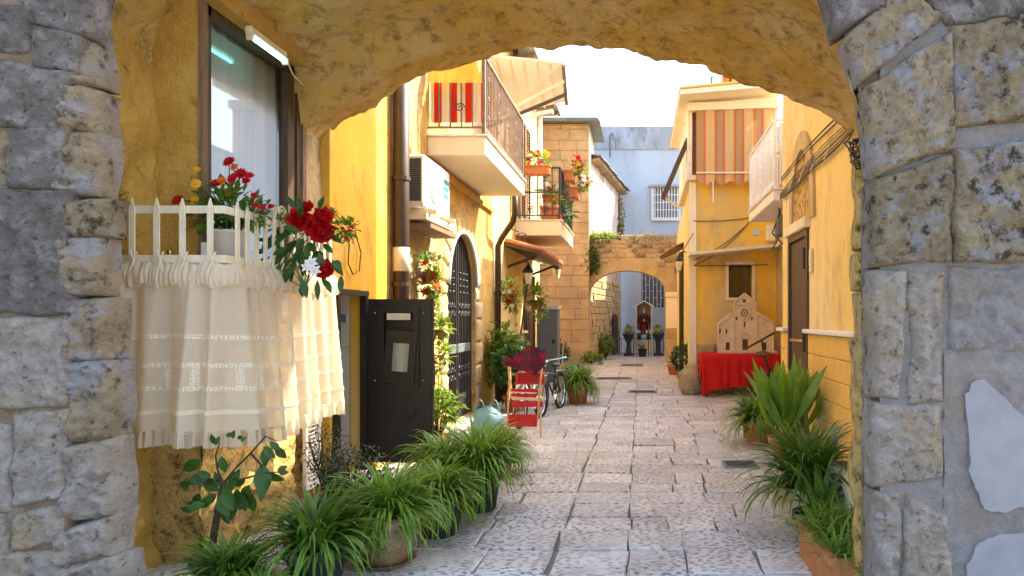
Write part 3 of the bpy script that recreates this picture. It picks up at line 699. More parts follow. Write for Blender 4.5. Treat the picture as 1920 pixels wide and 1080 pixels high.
# gate surround stones, proud of the plaster
def ring_stone(a0, a1, r0, r1):
    c = ((ga+gb)/2, gs); hf = (gb-ga)/2
    f_ = lambda a, r: Vector((XL+.004, c[0]+(hf+r)*math.cos(a), c[1]+(gr+r)*math.sin(a)))
    return [f_(a0, r0), f_(a1, r0), f_(a1, r1), f_(a0, r1)]
for i in range(11):
    a0, a1 = math.pi*i/11+.012, math.pi*(i+1)/11-.012
    mb = MB(); stone(mb, ring_stone(a0, a1, .01, .26+U(-.02, .03)), (1, 0, 0), .035, .02, .008, .008, g=6, seed=i); mb.build('arch_stone', m_tuff, hB, smooth=True)
for yb, s in ((ga, -1), (gb, 1)):
    z = .05
    while z < gs-.05:
        h_ = U(.28, .42); wd = U(.22, .42); zz = min(z+h_, gs-.01)
        a, b = (yb-wd, yb-.01) if s < 0 else (yb+.01, yb+wd)
        mb = MB(); stone(mb, [LW(a, z)+Vector((.004, 0, 0)), LW(b, z)+Vector((.004, 0, 0)), LW(b, zz-.012)+Vector((.004, 0, 0)), LW(a, zz-.012)+Vector((.004, 0, 0))], (1, 0, 0), .035, .02, .01, .012, g=7, seed=int(z*30+s)); mb.build('jamb_stone', m_tuff, hB, smooth=True); z = zz
# exposed courses between the gate and the drainpipe, where the plaster has fallen
for r_ in range(6):
    yq = 7.45+U(0, .2); zq = .35+r_*.33
    while yq < 8.8:
        wd = U(.35, .6); mb = MB(); a = Vector((.003, 0, 0))
        stone(mb, [LW(yq, zq)+a, LW(min(yq+wd, 8.88), zq)+a, LW(min(yq+wd, 8.88), zq+.31)+a, LW(yq, zq+.31)+a], (1, 0, 0), .022, .02, .012, .015, g=7, seed=r_*7+int(yq*10)); mb.build('stone', m_tuff, hB, smooth=True); yq += wd+.02
# gate
XG = XL-.10
gt = MB(); outer = [(gb, .03), (gb, gs)]+[((ga+gb)/2+(gb-ga)/2*math.cos(math.pi*i/20), gs+gr*math.sin(math.pi*i/20)) for i in range(1, 20)]+[(ga, gs), (ga, .03)]
gt.tube([(XG, y_, z_) for y_, z_ in outer], .035, 8); gate = gt.build('gate', m_iron, hB)
e = MB(); e.tube([(XL+.03, (ga+gb)/2+((gb-ga)/2-.0)*math.cos(math.pi*i/24), gs+(gr+.0)*math.sin(math.pi*i/24)) for i in range(25)], .028, 8); e.build('arch_rim', m_lgrey, gate, smooth=True)
def gtop(y_): return gs+gr*math.sqrt(max(0, 1-((y_-(ga+gb)/2)/((gb-ga)/2))**2))
nb_ = 17
for i in range(1, nb_):
    y_ = lerp(ga, gb, i/nb_); mid = i in (8, 9)
    e = MB(); e.tube([(XG, y_, .35), (XG, y_, gtop(y_)-.02)], .016 if not mid else .03, 6)
    if not mid and i % 2:
        for zz in (1.95, 2.05, 2.15, 2.25): e.ball((XG, y_, min(zz, gtop(y_)-.1)), .022, 6, 5)
    e.build('bar', m_iron, gate)
for (za, zb_, nm) in ((1.02, 1.16, 'lock_rail'), (.03, .38, 'kick_panel')):
    for (a, b) in ((ga+.03, (ga+gb)/2-.02), ((ga+gb)/2+.02, gb-.03)):
        e = MB(); e.bevbox((XG, (a+b)/2, (za+zb_)/2), (.05, b-a, zb_-za), .01); e.build(nm, m_grey if za > 1 else m_iron, gate)
def scroll(c, r, turns=1.6, n=20, flip=1, ax=(0, 1, 0), az=(0, 0, 1)):
    ax = Vector(ax); az = Vector(az); c = Vector(c)
    return [c+ax*(flip*r*(1-i/n*.8)*math.cos(turns*2*math.pi*i/n))+az*(r*(1-i/n*.8)*math.sin(turns*2*math.pi*i/n)) for i in range(n+1)]
for i in range(nb_-1):
    y_ = lerp(ga, gb, (i+1)/nb_)
    if i in (7, 8): continue
    for zc in (1.62, 1.74, .66, .78):
        e = MB(); e.tube(scroll((XG+.02, y_, zc), .045, flip=1 if i % 2 else -1), .008, 5); e.build('scroll', m_iron, gate)
# upper part of house B: band course under the balcony
e = MB(); e.bb((XL, 7.7, 3.46), (XL+.06, 12.1, 3.53)); e.build('cable_conduit', m_yelw, hB)

hC = thing('yellow_plaster_house', (XL, 15, 0), 'yellow house with small tiled door canopy, lanterns and a flower balcony', 'house')
mb = MB(); arch_wall(mb, LW, (-.18, 0, 0), 12.2, 17.9, -.02, 7.2, [(15.45, 17.1, .05, 2.62, 0)]); mb.quad((XL, 17.9, 0), (XL-3, 17.9, 0), (XL-3, 17.9, 7.2), (XL, 17.9, 7.2)); mb.build('wall', m_yell, hC)
e = MB(); e.bb((XL-.17, 15.45, .05), (XL-.12, 17.1, 2.62)); dr = e.build('door', m_wood, hC)
for i in range(5):
    e = MB(); yq = lerp(15.5, 17.05, (i+.5)/5); e.bevbox((XL-.105, yq, 1.3), (.03, .26, 2.4), .01); e.build('panel', m_wood, dr)
for yk in (15.42, 17.13): e = MB(); e.bar((XL-.02, yk, .05), (XL-.02, yk, 2.66), .05, .08, up=(0, 1, 0)); e.build('door_post', m_wood2, hC)
for (a, b) in ((12.6, 13.35), (13.6, 14.35), (14.6, 15.3)):      # stone dado blocks under the ledges
    for z in (.12, .48, .84):
        e = MB(); e.bevbox((XL+.03, (a+b)/2, z+.17), (.06, b-a-.01, .345), .012); e.build('dado_stone', m_tuff, hC)
    e = MB(); e.bevbox((XL+.06, (a+b)/2, 1.24), (.14, b-a+.06, .06), .01); e.build('ledge', m_ivory, hC)
cn = MB(); cn.prism([(XL, 13.2, 3.08), (XL, 13.2, 3.0), (XL+.75, 13.2, 2.82), (XL+.75, 13.2, 2.88)], (0, 3.5, 0)); can = cn.build('door_canopy', m_wood, hC)
for i in range(14):
    e = MB(); y_ = 13.25+i*.25
    e.tube([(XL, y_+.12, 3.10), (XL+.77, y_+.12, 2.90)], .07, 8); e.build('roof_tile', m_terra, can, smooth=True)
for y_ in (13.6, 16.3): e = MB(); e.bar((XL, y_, 2.6), (XL+.6, y_, 2.83), .05, .05); e.build('bracket', m_wood, can)
# louvred shutter on the upper floor
for y0_ in (14.75, 15.45):
    e = MB(); e.bar((XL+.04, y0_, 3.75), (XL+.04, y0_, 6.0), .05, .06, up=(0, 1, 0)); e.bar((XL+.04, y0_+.62, 3.75), (XL+.04, y0_+.62, 6.0), .05, .06, up=(0, 1, 0)); e.bar((XL+.04, y0_, 6.0), (XL+.04, y0_+.62, 6.0), .05, .06); e.bar((XL+.04, y0_, 3.78), (XL+.04, y0_+.62, 3.78), .05, .06)
    sh = e.build('shutter', m_wood2, hC)
    for i in range(30):
        e = MB(); z = 3.85+i*.071; e.box((XL+.05, y0_+.31, z), (.05, .56, .012), Matrix.Rotation(R(40), 3, 'Y')); e.build('slat', m_wood2, sh)
e = MB(); e.tube([(XL+.06, 17.55, 3.0), (XL+.06, 17.55, 6.9)], .07, 10); e.build('white_downpipe', m_white, hC)
e = MB(); e.tube([(XL+.10, 13.9, 3.7), (XL+.10, 13.9, 7.2)], .055, 10); e.build('brown_downpipe', m_brniron, hC)
e = MB(); e.prism([(XL-.2, 12.4, 7.25), (XL+.55, 12.4, 7.05), (XL+.55, 12.4, 7.12), (XL-.2, 12.4, 7.34)], (0, 5.8, 0)); e.build('roof_eave', m_zinc, hC)
for i in range(9): e = MB(); e.bar((XL, 12.6+i*.65, 6.98), (XL+.5, 12.6+i*.65, 7.02), .07, .09); e.build('rafter', m_wood2, hC)
# wrought bracket beside the balcony
e = MB(); e.tube(scroll((XL+.25, 13.75, 3.20), .13, ax=(1, 0, 0)), .012, 6); e.tube(scroll((XL+.42, 13.75, 2.99), .10, ax=(1, 0, 0), flip=-1), .012, 6); e.tube([(XL, 13.75, 3.42), (XL+.2, 13.75, 3.33)], .012, 6); e.build('iron_scroll', m_iron, hC)
dq = thing('downpipe', (XL+.08, 12.3, 0), 'slim dark drainpipe with a swan-neck bend between the iron gate and canopy', 'drainpipe')
e = MB(); e.tube([(XL+.45, 12.0, 3.9), (XL+.45, 12.0, 3.45), (XL+.40, 12.1, 3.32), (XL+.14, 12.3, 3.02), (XL+.08, 12.3, 2.88), (XL+.08, 12.3, 0)], .055, 10); e.build('pipe', m_pipe, dq, smooth=True)
for z in (.9, 2.0): e = MB(); e.tube([(XL+.08, 12.3, z), (XL+.08, 12.3, z+.04)], .07, 10); e.build('bracket', m_pipe, dq)

# ================================================================ stone house facing the camera, back arch, old wall, blue wall
def ashlar(parent, P, nrm, u0, u1, z0, z1, h=.36, lw=(.5, .85), m=m_block, inside=None, name='block', dep=.03, hv=.04):
    z = z0; r_ = 0; nrm = Vector(nrm); cnt = 0
    while z < z1-.05:
        hh = min(h+U(-hv, hv), z1-z); u_ = u0
        first = True
        while u_ < u1-.02:
            w = min(U(*lw)*(.6 if first and r_ % 2 else 1), u1-u_); first = False
            if u1-u_-w < .18: w = u1-u_
            if inside is None or inside(u_, u_+w, z, z+hh):
                c = (P(u_, z)+P(u_+w, z+hh))/2; du = (P(u_+w, z)-P(u_, z)); L_ = du.length; ang = math.atan2(du.y, du.x)
                e = MB(); e.bevbox((0, 0, 0), (L_-.010, dep*2, hh-.010), .010)
                me = mesh_only(e, name, m); o = inst(me, name, c+nrm*U(-.006, .006), parent, rot=(0, 0, ang)); cnt += 1
            u_ += w
        z += hh; r_ += 1
    return cnt
hD = thing('tuff_house', (-3, 22.8, 0), 'tall golden stone block house facing down the lane beside the small arch', 'house')
e = MB(); e.bb((-6.5, 22.81, -.02), (-1.74, 25, 8.2)); e.build('wall', m_block, hD)
ashlar(hD, lambda u_, z: Vector((u_, 22.80, z)), (0, -1, 0), -4.3, -1.74, 0, 8.15, m=m_block)
e = MB(); e.prism([(-6.6, 22.5, 8.34), (-1.45, 22.5, 8.34), (-1.35, 22.5, 8.22), (-6.6, 22.5, 8.22)], (0, 2.8, 0)); e.build('roof_sheet', m_zinc, hD)
e = MB(); e.bb((-6.6, 18.0, 0), (-3.6, 22.8, 9.3)); e.build('side_wing', m_yelw, hD)
e = MB(); e.prism([(-6.6, 17.8, 9.42), (-2.95, 17.8, 9.16), (-2.95, 17.8, 9.24), (-6.6, 17.8, 9.52)], (0, 5.2, 0)); e.build('wing_roof_sheet', m_zinc, hD)

hE = thing('back_arch_wall', (0, 23.4, 0), 'low rubble stone wall with a small round arch spanning the lane', 'archway')
YA = 23.2; ax0, ax1, asz, ars = -1.73, .90, 2.48, .74
mb = MB(); arch_wall(mb, lambda u_, z: Vector((u_, YA+.03, z)), (0, .55, 0), -2.15, 1.4, -.02, 4.25, [(ax0, ax1, 0, asz, ars)]); mb.quad((-2.15, YA+.03, 4.25), (1.4, YA+.03, 4.25), (1.4, YA+.6, 4.25), (-2.15, YA+.6, 4.25)); mb.build('wall', m_block, hE)
amid, ahf = (ax0+ax1)/2, (ax1-ax0)/2
for i in range(15):
    a0, a1 = math.pi*(1-i/15)-.008, math.pi*(1-(i+1)/15)+.008
    f_ = lambda a, r: Vector((amid+(ahf+r)*math.cos(a), YA+.02, asz+(ars+r)*math.sin(a)))
    e = MB(); e.prism([f_(a0, 0), f_(a1, 0), f_(a1, .36), f_(a0, .36)], (0, .3, 0)); e.build('voussoir', m_tuff, hE)
z = asz+.05; r_ = 0
while z < 4.3:
    h_ = U(.14, .22); x = -2.1+U(0, .1)
    while x < 1.35:
        w = U(.18, .42)
        xc = x+w/2; dxx = (xc-amid)/(ahf+.38)
        ok = z > asz+(ars+.38)*math.sqrt(max(0, 1-dxx*dxx)) if abs(dxx) < 1 else True
        if ok:
            e = MB(); e.bevbox((xc, YA+.03+U(-.02, .02), z+h_/2), (w-.02, .08, h_-.02), .03); e.build('rubble_stone', m_block if random.random() < .7 else m_ochre, hE)
        x += w
    z += h_
for (a, b) in ((-2.13, ax0), (ax1, 1.34)):
    e = MB(); e.bb((a, YA-.03, 0), (b, YA+.02, 2.28)); e.build('pilaster', m_cream, hE)
    e = MB(); e.bevbox(((a+b)/2, YA-.02, 2.38), (b-a+.06, .12, .18), .02); e.build('impost', m_cream, hE)
    for z in (.02, .42, .82): e = MB(); e.bevbox(((a+b)/2+U(-.01, .01), YA-.045, z+.2), (b-a+.02, .03, .38), .012); e.build('base_block', m_tuff if a > 0 else m_block, hE)

hF = thing('old_peeling_house', (-1.3, 27, 0), 'derelict house wall of peeling white plaster with grey eave beyond the arch', 'house')
fa, fb = Vector((-1.78, 23.7, 0)), Vector((-.86, 30.4, 0))
fn = Vector((fb.y-fa.y, -(fb.x-fa.x), 0)).normalized()
mb = rough_sheet(lambda s, t: fa+(fb-fa)*s+Vector((0, 0, lerp(-.03, 7.4, t))), 40, 50, .035, 2.0, fn, 12); mb.build('wall', m_peel, hF, smooth=True)
# exposed rubble low on that wall
for r_ in range(13):
    s_ = U(0, .04)
    while s_ < .93:
        w = U(.03, .06)
        if random.random() < .78:
            c = fa+(fb-fa)*(s_+w/2)+Vector((0, 0, .15+r_*.24))+fn*.01
            e = MB(); e.bevbox((0, 0, 0), (w*6.5-.03, .07, .22), .025); inst(mesh_only(e, 'rubble_stone', m_tuff), 'rubble_stone', c, hF, rot=(0, 0, math.atan2((fb-fa).y, (fb-fa).x)))
        s_ += w
for i in range(8):
    a = fa+(fb-fa)*(i/8); b = fa+(fb-fa)*((i+1)/8); d = Vector((0, 0, 1))
    e = MB(); e.prism([a+d*(7.42+.03*(i % 2))-fn*.3, a+d*(7.30+.03*(i % 2))+fn*.42, a+d*(7.34+.03*(i % 2))+fn*.42, a+d*(7.47+.03*(i % 2))-fn*.3], b-a+(b-a)*.03); e.build('roof_sheet', m_zinc, hF)
for i in range(22):
    a = fa+(fb-fa)*((i+.5)/22); e = MB(); e.bar(a+Vector((0, 0, 7.18))-fn*.05, a+Vector((0, 0, 7.24))+fn*.32, .09, .1); e.build('eave_stone', m_block, hF)
e = MB(); a = fa+(fb-fa)*.62; b = fa+(fb-fa)*.78; e.prism([a+fn*.06, b+fn*.06, b+fn*.06+Vector((0, 0, 1.7)), a+fn*.06+Vector((0, 0, 1.7))], fn*.05); e.build('low_door', m_wood, hF)

hG = thing('pale_blue_house', (0, 30.6, 0), 'tall pale blue rendered house closing the end of the lane', 'house')
mb = MB(); arch_wall(mb, lambda u_, z: Vector((u_, 30.6, z)), (0, .2, 0), -5, 6.5, -.02, 9.3, [(.06, 1.16, 2.05, 3.75, 0)])
mb.build('wall', m_blue, hG)
e = MB(); e.bb((-5, 30.55, 9.3), (6.5, 32, 10.35)); e.build('stained_parapet', m_stain, hG)
e = MB(); e.bb((.02, 30.75, 2.0), (1.2, 30.78, 3.8)); w1 = e.build('window', m_grey, hG)
for i in range(7):
    e = MB(); x = lerp(.10, 1.12, i/6); e.bar((x, 30.62, 2.05), (x, 30.62, 3.75), .04, .03, up=(0, 1, 0)); e.build('bar', m_lgrey, w1)
for i in range(6):
    for k in range(3):
        x = lerp(.10, 1.12, i/6); z = 2.2+k*.6+(.3 if i % 2 else 0)
        if z < 3.75: e = MB(); e.bar((x, 30.62, z), (x+.17, 30.62, z), .03, .03); e.build('cross_bar', m_lgrey, w1)
uy = 30.5
a, b = W(1226, 408, uy), W(1272, 352, uy)
e = MB(); e.bb((a.x, uy, a.z), (b.x, uy+.05, b.z)); w2 = e.build('window', m_grey, hG)
e = MB(); e.bb((a.x-.12, uy-.06, a.z-.14), (b.x+.1, uy-.01, a.z)); e.bb((a.x-.12, uy-.06, a.z), (a.x, uy-.01, b.z)); e.bb((b.x, uy-.06, a.z), (b.x+.1, uy-.01, b.z)); e.build('white_frame', m_white, w2)
e = MB(); e.bb((a.x-.25, uy-.3, b.z), (b.x+.2, uy, b.z+.1)); e.build('hood', m_stain, w2)
for i in range(9): e = MB(); x = lerp(a.x+.05, b.x-.05, i/8); e.bar((x, uy-.08, a.z), (x, uy-.08, b.z), .045, .03, up=(0, 1, 0)); e.build('bar', m_white, w2)
for k in range(3): e = MB(); z = lerp(a.z, b.z, (k+1)/4); e.bar((a.x, uy-.1, z), (b.x, uy-.1, z), .04, .03); e.build('cross_bar', m_white, w2)

# ================================================================ right side houses
def RW(u_, z): return Vector((XR, u_, z))
hH = thing('pale_yellow_house', (XR, 7.6, 0), 'pale yellow house with tiled dado, blind arch and narrow brown door', 'house')
dy0, dy1 = 7.88, 8.90
HT = 8.6; mb = MB(); arch_wall(mb, RW, (.14, 0, 0), 5.9, 9.34, -.02, 5.2, [(dy0, dy1, .1, 2.62, .0)])
mb.quad((XR, 9.34, 0), (XR+3, 9.34, 0), (XR+3, 9.34, 5.2), (XR, 9.34, 5.2)); mb.quad((XR, 5.9, 5.2), (XR, 9.34, 5.2), (XR+3, 9.34, 5.2), (XR+3, 5.9, 5.2))
ub = MB(); ub.bb((XR+.002, 8.15, 5.202), (XR+.5, 9.338, HT)); ub.build('added_sun_block', m_yell, hH)  # unseen block added to keep sun off the deep yellow house opposite
mb.build('wall', m_yell, hH)
# blind pointed niche over the door, as a raised moulding and a flat field of darker rough stone
nm = (7.72+8.66)/2
def nich(i, n, hf, zs, zt): 
    t = i/n; a = math.pi*t; return (nm-hf*math.cos(a), zs+(zt-zs)*math.sin(a)**.8)
pts = [nich(i, 16, .47, 2.72, 3.62) for i in range(17)]
e = MB(); e.add([(XR-.006, y_, z_) for y_, z_ in pts], [tuple(range(17))]); e.build('niche_field', m_rough, hH)
inn = [(y_, z_) for y_, z_ in pts]; out = [nich(i, 16, .62, 2.72, 3.84) for i in range(17)]
for i in range(16):
    e = MB(); q = [inn[i], inn[i+1], out[i+1], out[i]]; e.prism([(XR-.035, y_, z_) for y_, z_ in q], (.04, 0, 0)); e.build('niche_stone', m_tuff, hH)
e = MB(); e.bevbox((XR-.03, 8.39, 2.69), (.09, 1.16, .13), .01); e.build('door_lintel', m_ivory, hH)
e = MB(); e.bb((XR+.02, dy0, .1), (XR+.07, dy1, 2.62)); dr = e.build('door', m_door, hH)
e = MB()
for (a, b, c, d) in ((dy0, dy0+.07, .1, 2.62), (dy1-.07, dy1, .1, 2.62), (dy0+.07, dy1-.07, 2.54, 2.62)): e.bb((XR-.03, a, c), (XR+.05, b, d))
e.build('frame', m_door, dr)
for k in range(6): e = MB(); y_ = lerp(dy0+.08, dy1-.08, (k+.5)/6); e.bevbox((XR+.012, y_, 1.32), (.02, .135, 2.4), .006); e.build('board', m_door, dr)
e = MB(); e.tube([(XR-.03, 8.0, 1.28), (XR-.06, 8.05, 1.28), (XR-.06, 8.55, 1.27), (XR-.03, 8.6, 1.27)], .022, 8); e.build('bolt_handle', m_brass, dr)
e = MB(); e.bevbox((XR-.03, 8.02, 1.28), (.05, .12, .26), .01); e.build('lock_plate', m_iron, dr)
e = MB(); e.bevbox((XR-.03, 8.06, 2.28), (.03, .12, .26), .01); e.build('small_hatch', m_iron, dr)
e = MB(); e.bevbox((XR-.02, 7.72, 2.22), (.03, .08, .28), .008); bl = e.build('doorbell', m_ivory, hH)
e = MB(); e.bb((XR-.04, 7.70, 2.16), (XR-.035, 7.74, 2.28)); e.build('button_plate', m_white, bl)
for (a, b) in ((5.95, dy0-.03), (dy1+.03, 9.36)):
    e = MB(); e.bevbox((XR-.04, (a+b)/2, 1.40), (.11, b-a, .05), .01); e.build('dado_ledge', m_white, hH)
    z = 0.0; r_ = 0
    while z < 1.36:
        h_ = min(.228, 1.372-z); yq = a-(.2 if r_ % 2 else 0)
        while yq < b-.03:
            y1_ = min(yq+.42, b); y0_ = max(yq, a)
            if y1_-y0_ > .04: e = MB(); e.bevbox((XR-.012, (y0_+y1_)/2, z+h_/2), (.024, y1_-y0_-.007, h_-.007), .005); e.build('tile', m_dado, hH)
            yq += .42
        z += h_; r_ += 1
def wire(name, pts, r, parent, m=m_cable, sag=0.0, n=12):
    a = [Vector(p) for p in pts]; out = []
    for p, q in zip(a, a[1:]):
        for i in range(n): t = i/n; out.append(p.lerp(q, t)-Vector((0, 0, sag*4*t*(1-t))))
    out.append(a[-1]); e = MB(); e.tube(out, r, 6); return e.build(name, m, parent, smooth=True)
for k in range(2): wire('cable', [(XR-.03, 9.30, 3.46+.04*k), (XR-.03-.01*k, 6.0, 3.48+.05*k)], .009, hH, sag=-.05)
for k in range(6): wire('cable', [(XR-.04, 9.32, 3.22+.012*k), (XR-.05-.01*(k % 3), 7.6, 3.25+.02*k), (XR-.04, 5.95, 3.30+.015*k)], .006 if k else .012, hH, sag=.03-.012*k)
for k in range(4): e = MB(); y_ = 6.9+k*.55; e.tube([(XR-.09, y_+.03, 3.2), (XR-.05, y_, 3.32), (XR-.03, y_-.05, 3.42)], .006, 5); e.build('cable_tie', m_white, hH)

hI = thing('bright_yellow_house', (2, 14, 0), 'bright yellow house set back with glazed upper verandah and striped blind', 'house')
e = MB(); e.quad((XR+.86, 9.3, 0), (XR+.86, 14.0, 0), (XR+.86, 14.0, 5.0), (XR+.86, 9.3, 5.0)); e.build('recess_wall', m_tuff, hI)
YI = 14.0
wa, wb_ = W(1366, 558, YI), W(1410, 496, YI)
mb = MB(); arch_wall(mb, lambda u_, z: Vector((u_, YI, z)), (0, .25, 0), 1.06, 2.86, -.02, 4.45, [(wa.x, wb_.x, wa.z, wb_.z, 0)])
mb.build('wall', m_yels, hI)
e = MB(); e.quad((1.06, YI, 0), (1.06, YI, 4.45), (1.28, 23.2, 4.45), (1.28, 23.2, 0)); e.build('side_wall', m_yell, hI)
e = MB(); e.bb((wa.x-.02, YI+.2, wa.z-.02), (wb_.x+.02, YI+.23, wb_.z+.02)); w3 = e.build('window', m_blackv, hI)
e = MB()
for (a, b, c, d) in ((wa.x-.06, wa.x, wa.z-.06, wb_.z+.06), (wb_.x, wb_.x+.06, wa.z-.06, wb_.z+.06), (wa.x, wb_.x, wb_.z, wb_.z+.06), (wa.x, wb_.x, wa.z-.06, wa.z)): e.bb((a, YI-.03, c), (b, YI+.01, d))
e.build('frame', m_ivory, w3)
e = MB(); e.quad((wa.x, YI+.12, wa.z), (wb_.x, YI+.12, wa.z), (wb_.x, YI+.12, wb_.z), (wa.x, YI+.12, wb_.z)); e.build('pane', m_glassd, w3)
e = MB(); e.bb((1.03, YI-.03, 0), (1.18, YI-.004, 4.4)); e.build('corner_strip', m_cream, hI)
for r_ in range(4):                       # bare stones at the foot of the wall
    x = 1.2
    while x < 2.8:
        w = U(.3, .5); mb = MB(); stone(mb, [(x, YI-.003, r_*.26), (min(x+w, 2.84)-.015, YI-.003, r_*.26), (min(x+w, 2.84)-.015, YI-.003, r_*.26+.245), (x, YI-.003, r_*.26+.245)], (0, -1, 0), .03, .02, .01, .015, g=6, seed=r_*9+int(x*10)); mb.build('stone', m_tuff, hI, smooth=True); x += w
ca, cb = W(1298, 478, 13.4), W(1460, 460, 13.4)
e = MB(); e.prism([(1.0, 13.35, 2.82), (2.86, 13.35, 3.0), (2.86, 13.35, 3.06), (1.0, 13.35, 2.88)], (0, .64, 0)); e.build('sloping_canopy', m_ivory, hI)
# verandah
e = MB(); e.bb((.98, 13.9, 4.44), (2.86, 17.2, 4.54)); ver = e.build('verandah', m_ivory, hI)
e = MB(); e.prism([(.80, 13.3, 6.02), (2.9, 13.3, 6.20), (2.9, 13.3, 6.32), (.80, 13.3, 6.12)], (0, 4.2, 0)); e.build('roof_slab', m_cream, ver)
e = MB(); e.prism([(.79, 13.28, 6.13), (2.9, 13.28, 6.33), (2.9, 13.28, 6.38), (.79, 13.28, 6.17)], (0, 4.25, 0)); e.build('roof_edge', m_yels, ver)
for p in ((1.04, 13.93), (1.04, 15.4), (1.04, 17.0), (2.82, 13.93)): e = MB(); e.bar((*p, 4.54), (*p, 6.1), .08, .08); e.build('post', m_ivory, ver)
e = MB(); e.bar((1.0, 13.82, 5.92), (2.86, 13.82, 5.98), .16, .16); e.build('blind_housing', m_cream, ver)
for yq in (14.3, 15.1, 15.9, 16.6): e = MB(); e.bb((1.02, yq-.3, 4.56), (1.05, yq+.3, 5.95)); e.build('side_panel', m_white, ver)
e = MB(); e.bb((1.1, 14.05, 4.56), (2.84, 14.08, 6.0)); e.build('back_panel', m_wood2, ver)
m_strip = stripes('orange_stripes', 0, .40, [(0, (.78, .50, .20)), (.20, (.66, .20, .07)), (.32, (.54, .32, .15)), (.62, (.68, .20, .07)), (.74, (.78, .50, .22))], trans=.3, offset=.35)
bl = MB(); nx = 60
for i in range(nx+1):
    x = lerp(1.16, 2.76, i/nx); yq = 13.78+.012*math.sin(i*.9)
    zb = 4.34+.045*math.cos(i/nx*2*math.pi*4.5)
    for z in (5.88, 5.2, 4.55, zb): bl.v.append((x, yq-.03*(5.88-z)/1.5, z))
for i in range(nx):
    for k in range(3): a = i*4+k; bl.f.append((a, a+4, a+5, a+1))
blo = bl.build('striped_blind', m_strip, ver, smooth=True)
e = MB(); e.tube([(1.16, 13.73, 4.55), (2.76, 13.73, 4.55)], .018, 6); e.build('blind_bar', m_cream, blo)
e = MB(); e.tube([W(1337, 340, 13.7), W(1337, 380, 13.7)], .012, 6); e.build('blind_rod', m_white, blo)
e = MB(); e.prism([(1.36, 17.6, 0), (4.5, 17.6, 0), (4.5, 30, 0), (2.5, 30, 0)], (0, 0, 6.1)); e.build('added_shade_block', m_yelw, hI)  # mostly hidden block, added to cast shade on the peeling wall
# folded brown side awning with its strut
e = MB(); e.bar(W(1290, 262, 14.6), W(1243, 372, 14.6), .10, .26, up=(0, 1, 0)); aw = e.build('folded_awning', m_brniron, hI)
e = MB(); e.tube([W(1243, 370, 14.7), W(1276, 391, 14.7)], .03, 6); e.build('strut', m_ivory, aw)
e = MB(); e.bar(W(1252, 478, 18.5), W(1286, 456, 17.4), .10, .5, up=(0, 1, 0)); e.build('brown_door_hood', m_wood, hI)
e = MB(); e.tube([(1.03, 16.6, 0), (1.03, 16.6, 3.2)], .06, 8); e.build('drainpipe', m_pipe, hI)
# wires across the yellow wall
for (a, b, s) in (((1300, 414), (1410, 408), .03), ((1300, 498), (1440, 496), .01), ((1300, 488), (1410, 412), .10), ((1300, 498), (1412, 408), .14), ((1300, 437), (1276, 478), 0)):
    wire('wire', [W(a[0], a[1], YI-.03), W(b[0], b[1], YI-.03)], .010, hI, sag=s)
e = MB(); a = W(1418, 436, YI); e.bevbox((a.x, YI-.02, a.z), (.17, .03, .12), .01); e.build('junction_plate', m_lgrey, hI)
a = W(1444, 438, YI); e = MB(); e.bevbox((a.x, YI-.08, a.z), (.2, .14, .34), .02); e.build('meter_box', m_ivory, hI)
# ================================================================ balconies
def balcony(name, label, y0, y1, xo, zb, zt, rail, slab_m, iron, nbars_side, xw=XL, sgn=1, nbars_end=0):
    b = thing(name, (xw, (y0+y1)/2, zb), label, 'balcony')
    e = MB(); e.bevbox(((xw+xo)/2, (y0+y1)/2, (zb+zt)/2), (abs(xo-xw), y1-y0, zt-zb), .012); e.build('slab', slab_m, b)
    e = MB(); e.bevbox(((xw+xo)/2+sgn*.02, (y0+y1)/2, zt+.012), (abs(xo-xw)+.04, y1-y0+.05, .022), .006); e.build('slab_edge', m_white, b)
    xi = xo-sgn*.03; zr = zt+rail
    e = MB(); e.bar((xi, y0+.03, zr), (xi, y1-.03, zr), .05, .03); e.bar((xi, y0+.03, zt+.12), (xi, y1-.03, zt+.12), .035, .025); e.build('handrail', iron, b)
    e = MB()
    for yy_ in (y0+.03, y1-.03): e.bar((xw, yy_, zr), (xi, yy_, zr), .05, .03); e.bar((xw, yy_, zt+.12), (xi, yy_, zt+.12), .035, .025)
    e.build('end_rail', iron, b)
    for yy_ in (y0+.03, y1-.03): e = MB(); e.bar((xi, yy_, zt), (xi, yy_, zr), .04, .04); e.build('post', iron, b)
    for i in range(1, nbars_side):
        yy_ = lerp(y0+.03, y1-.03, i/nbars_side); e = MB(); e.tube([(xi, yy_, zt+.12), (xi, yy_, zr)], .009, 6)
        if i % 7 == 3:
            for q in (.3, .55, .8): e.tube(scroll((xi, yy_, zt+rail*q), .035), .008, 5)
        e.build('baluster', iron, b)
    for i in range(1, nbars_end):
        for yy_ in (y0+.03, y1-.03):
            x = lerp(xw, xi, i/nbars_end); e = MB(); e.tube([(x, yy_, zt+.12), (x, yy_, zr)], .011, 6)
            e.build('baluster', iron, b)
    return b
m_rail = mat('cream_brown_rail', (.24, .18, .13), (.15, .11, .08), 10, .5, .05, 40)
b1 = balcony('long_balcony', 'long cream balcony with close metal balusters jutting above the iron gate', 8.46, 11.3, -1.96, 3.62, 3.86, 1.03, m_cream, m_rail, 30, nbars_end=5)
m_rw = stripes('red_white_stripes', 0, .20, [(0, (.80, .70, .48)), (.40, (.66, .03, .008)), (.88, (.80, .70, .48))], offset=.1)
e = MB(); e.bb((XL+.02, 8.545, 4.06), (-2.02, 8.56, 4.62)); e.build('striped_screen', m_rw, b1)
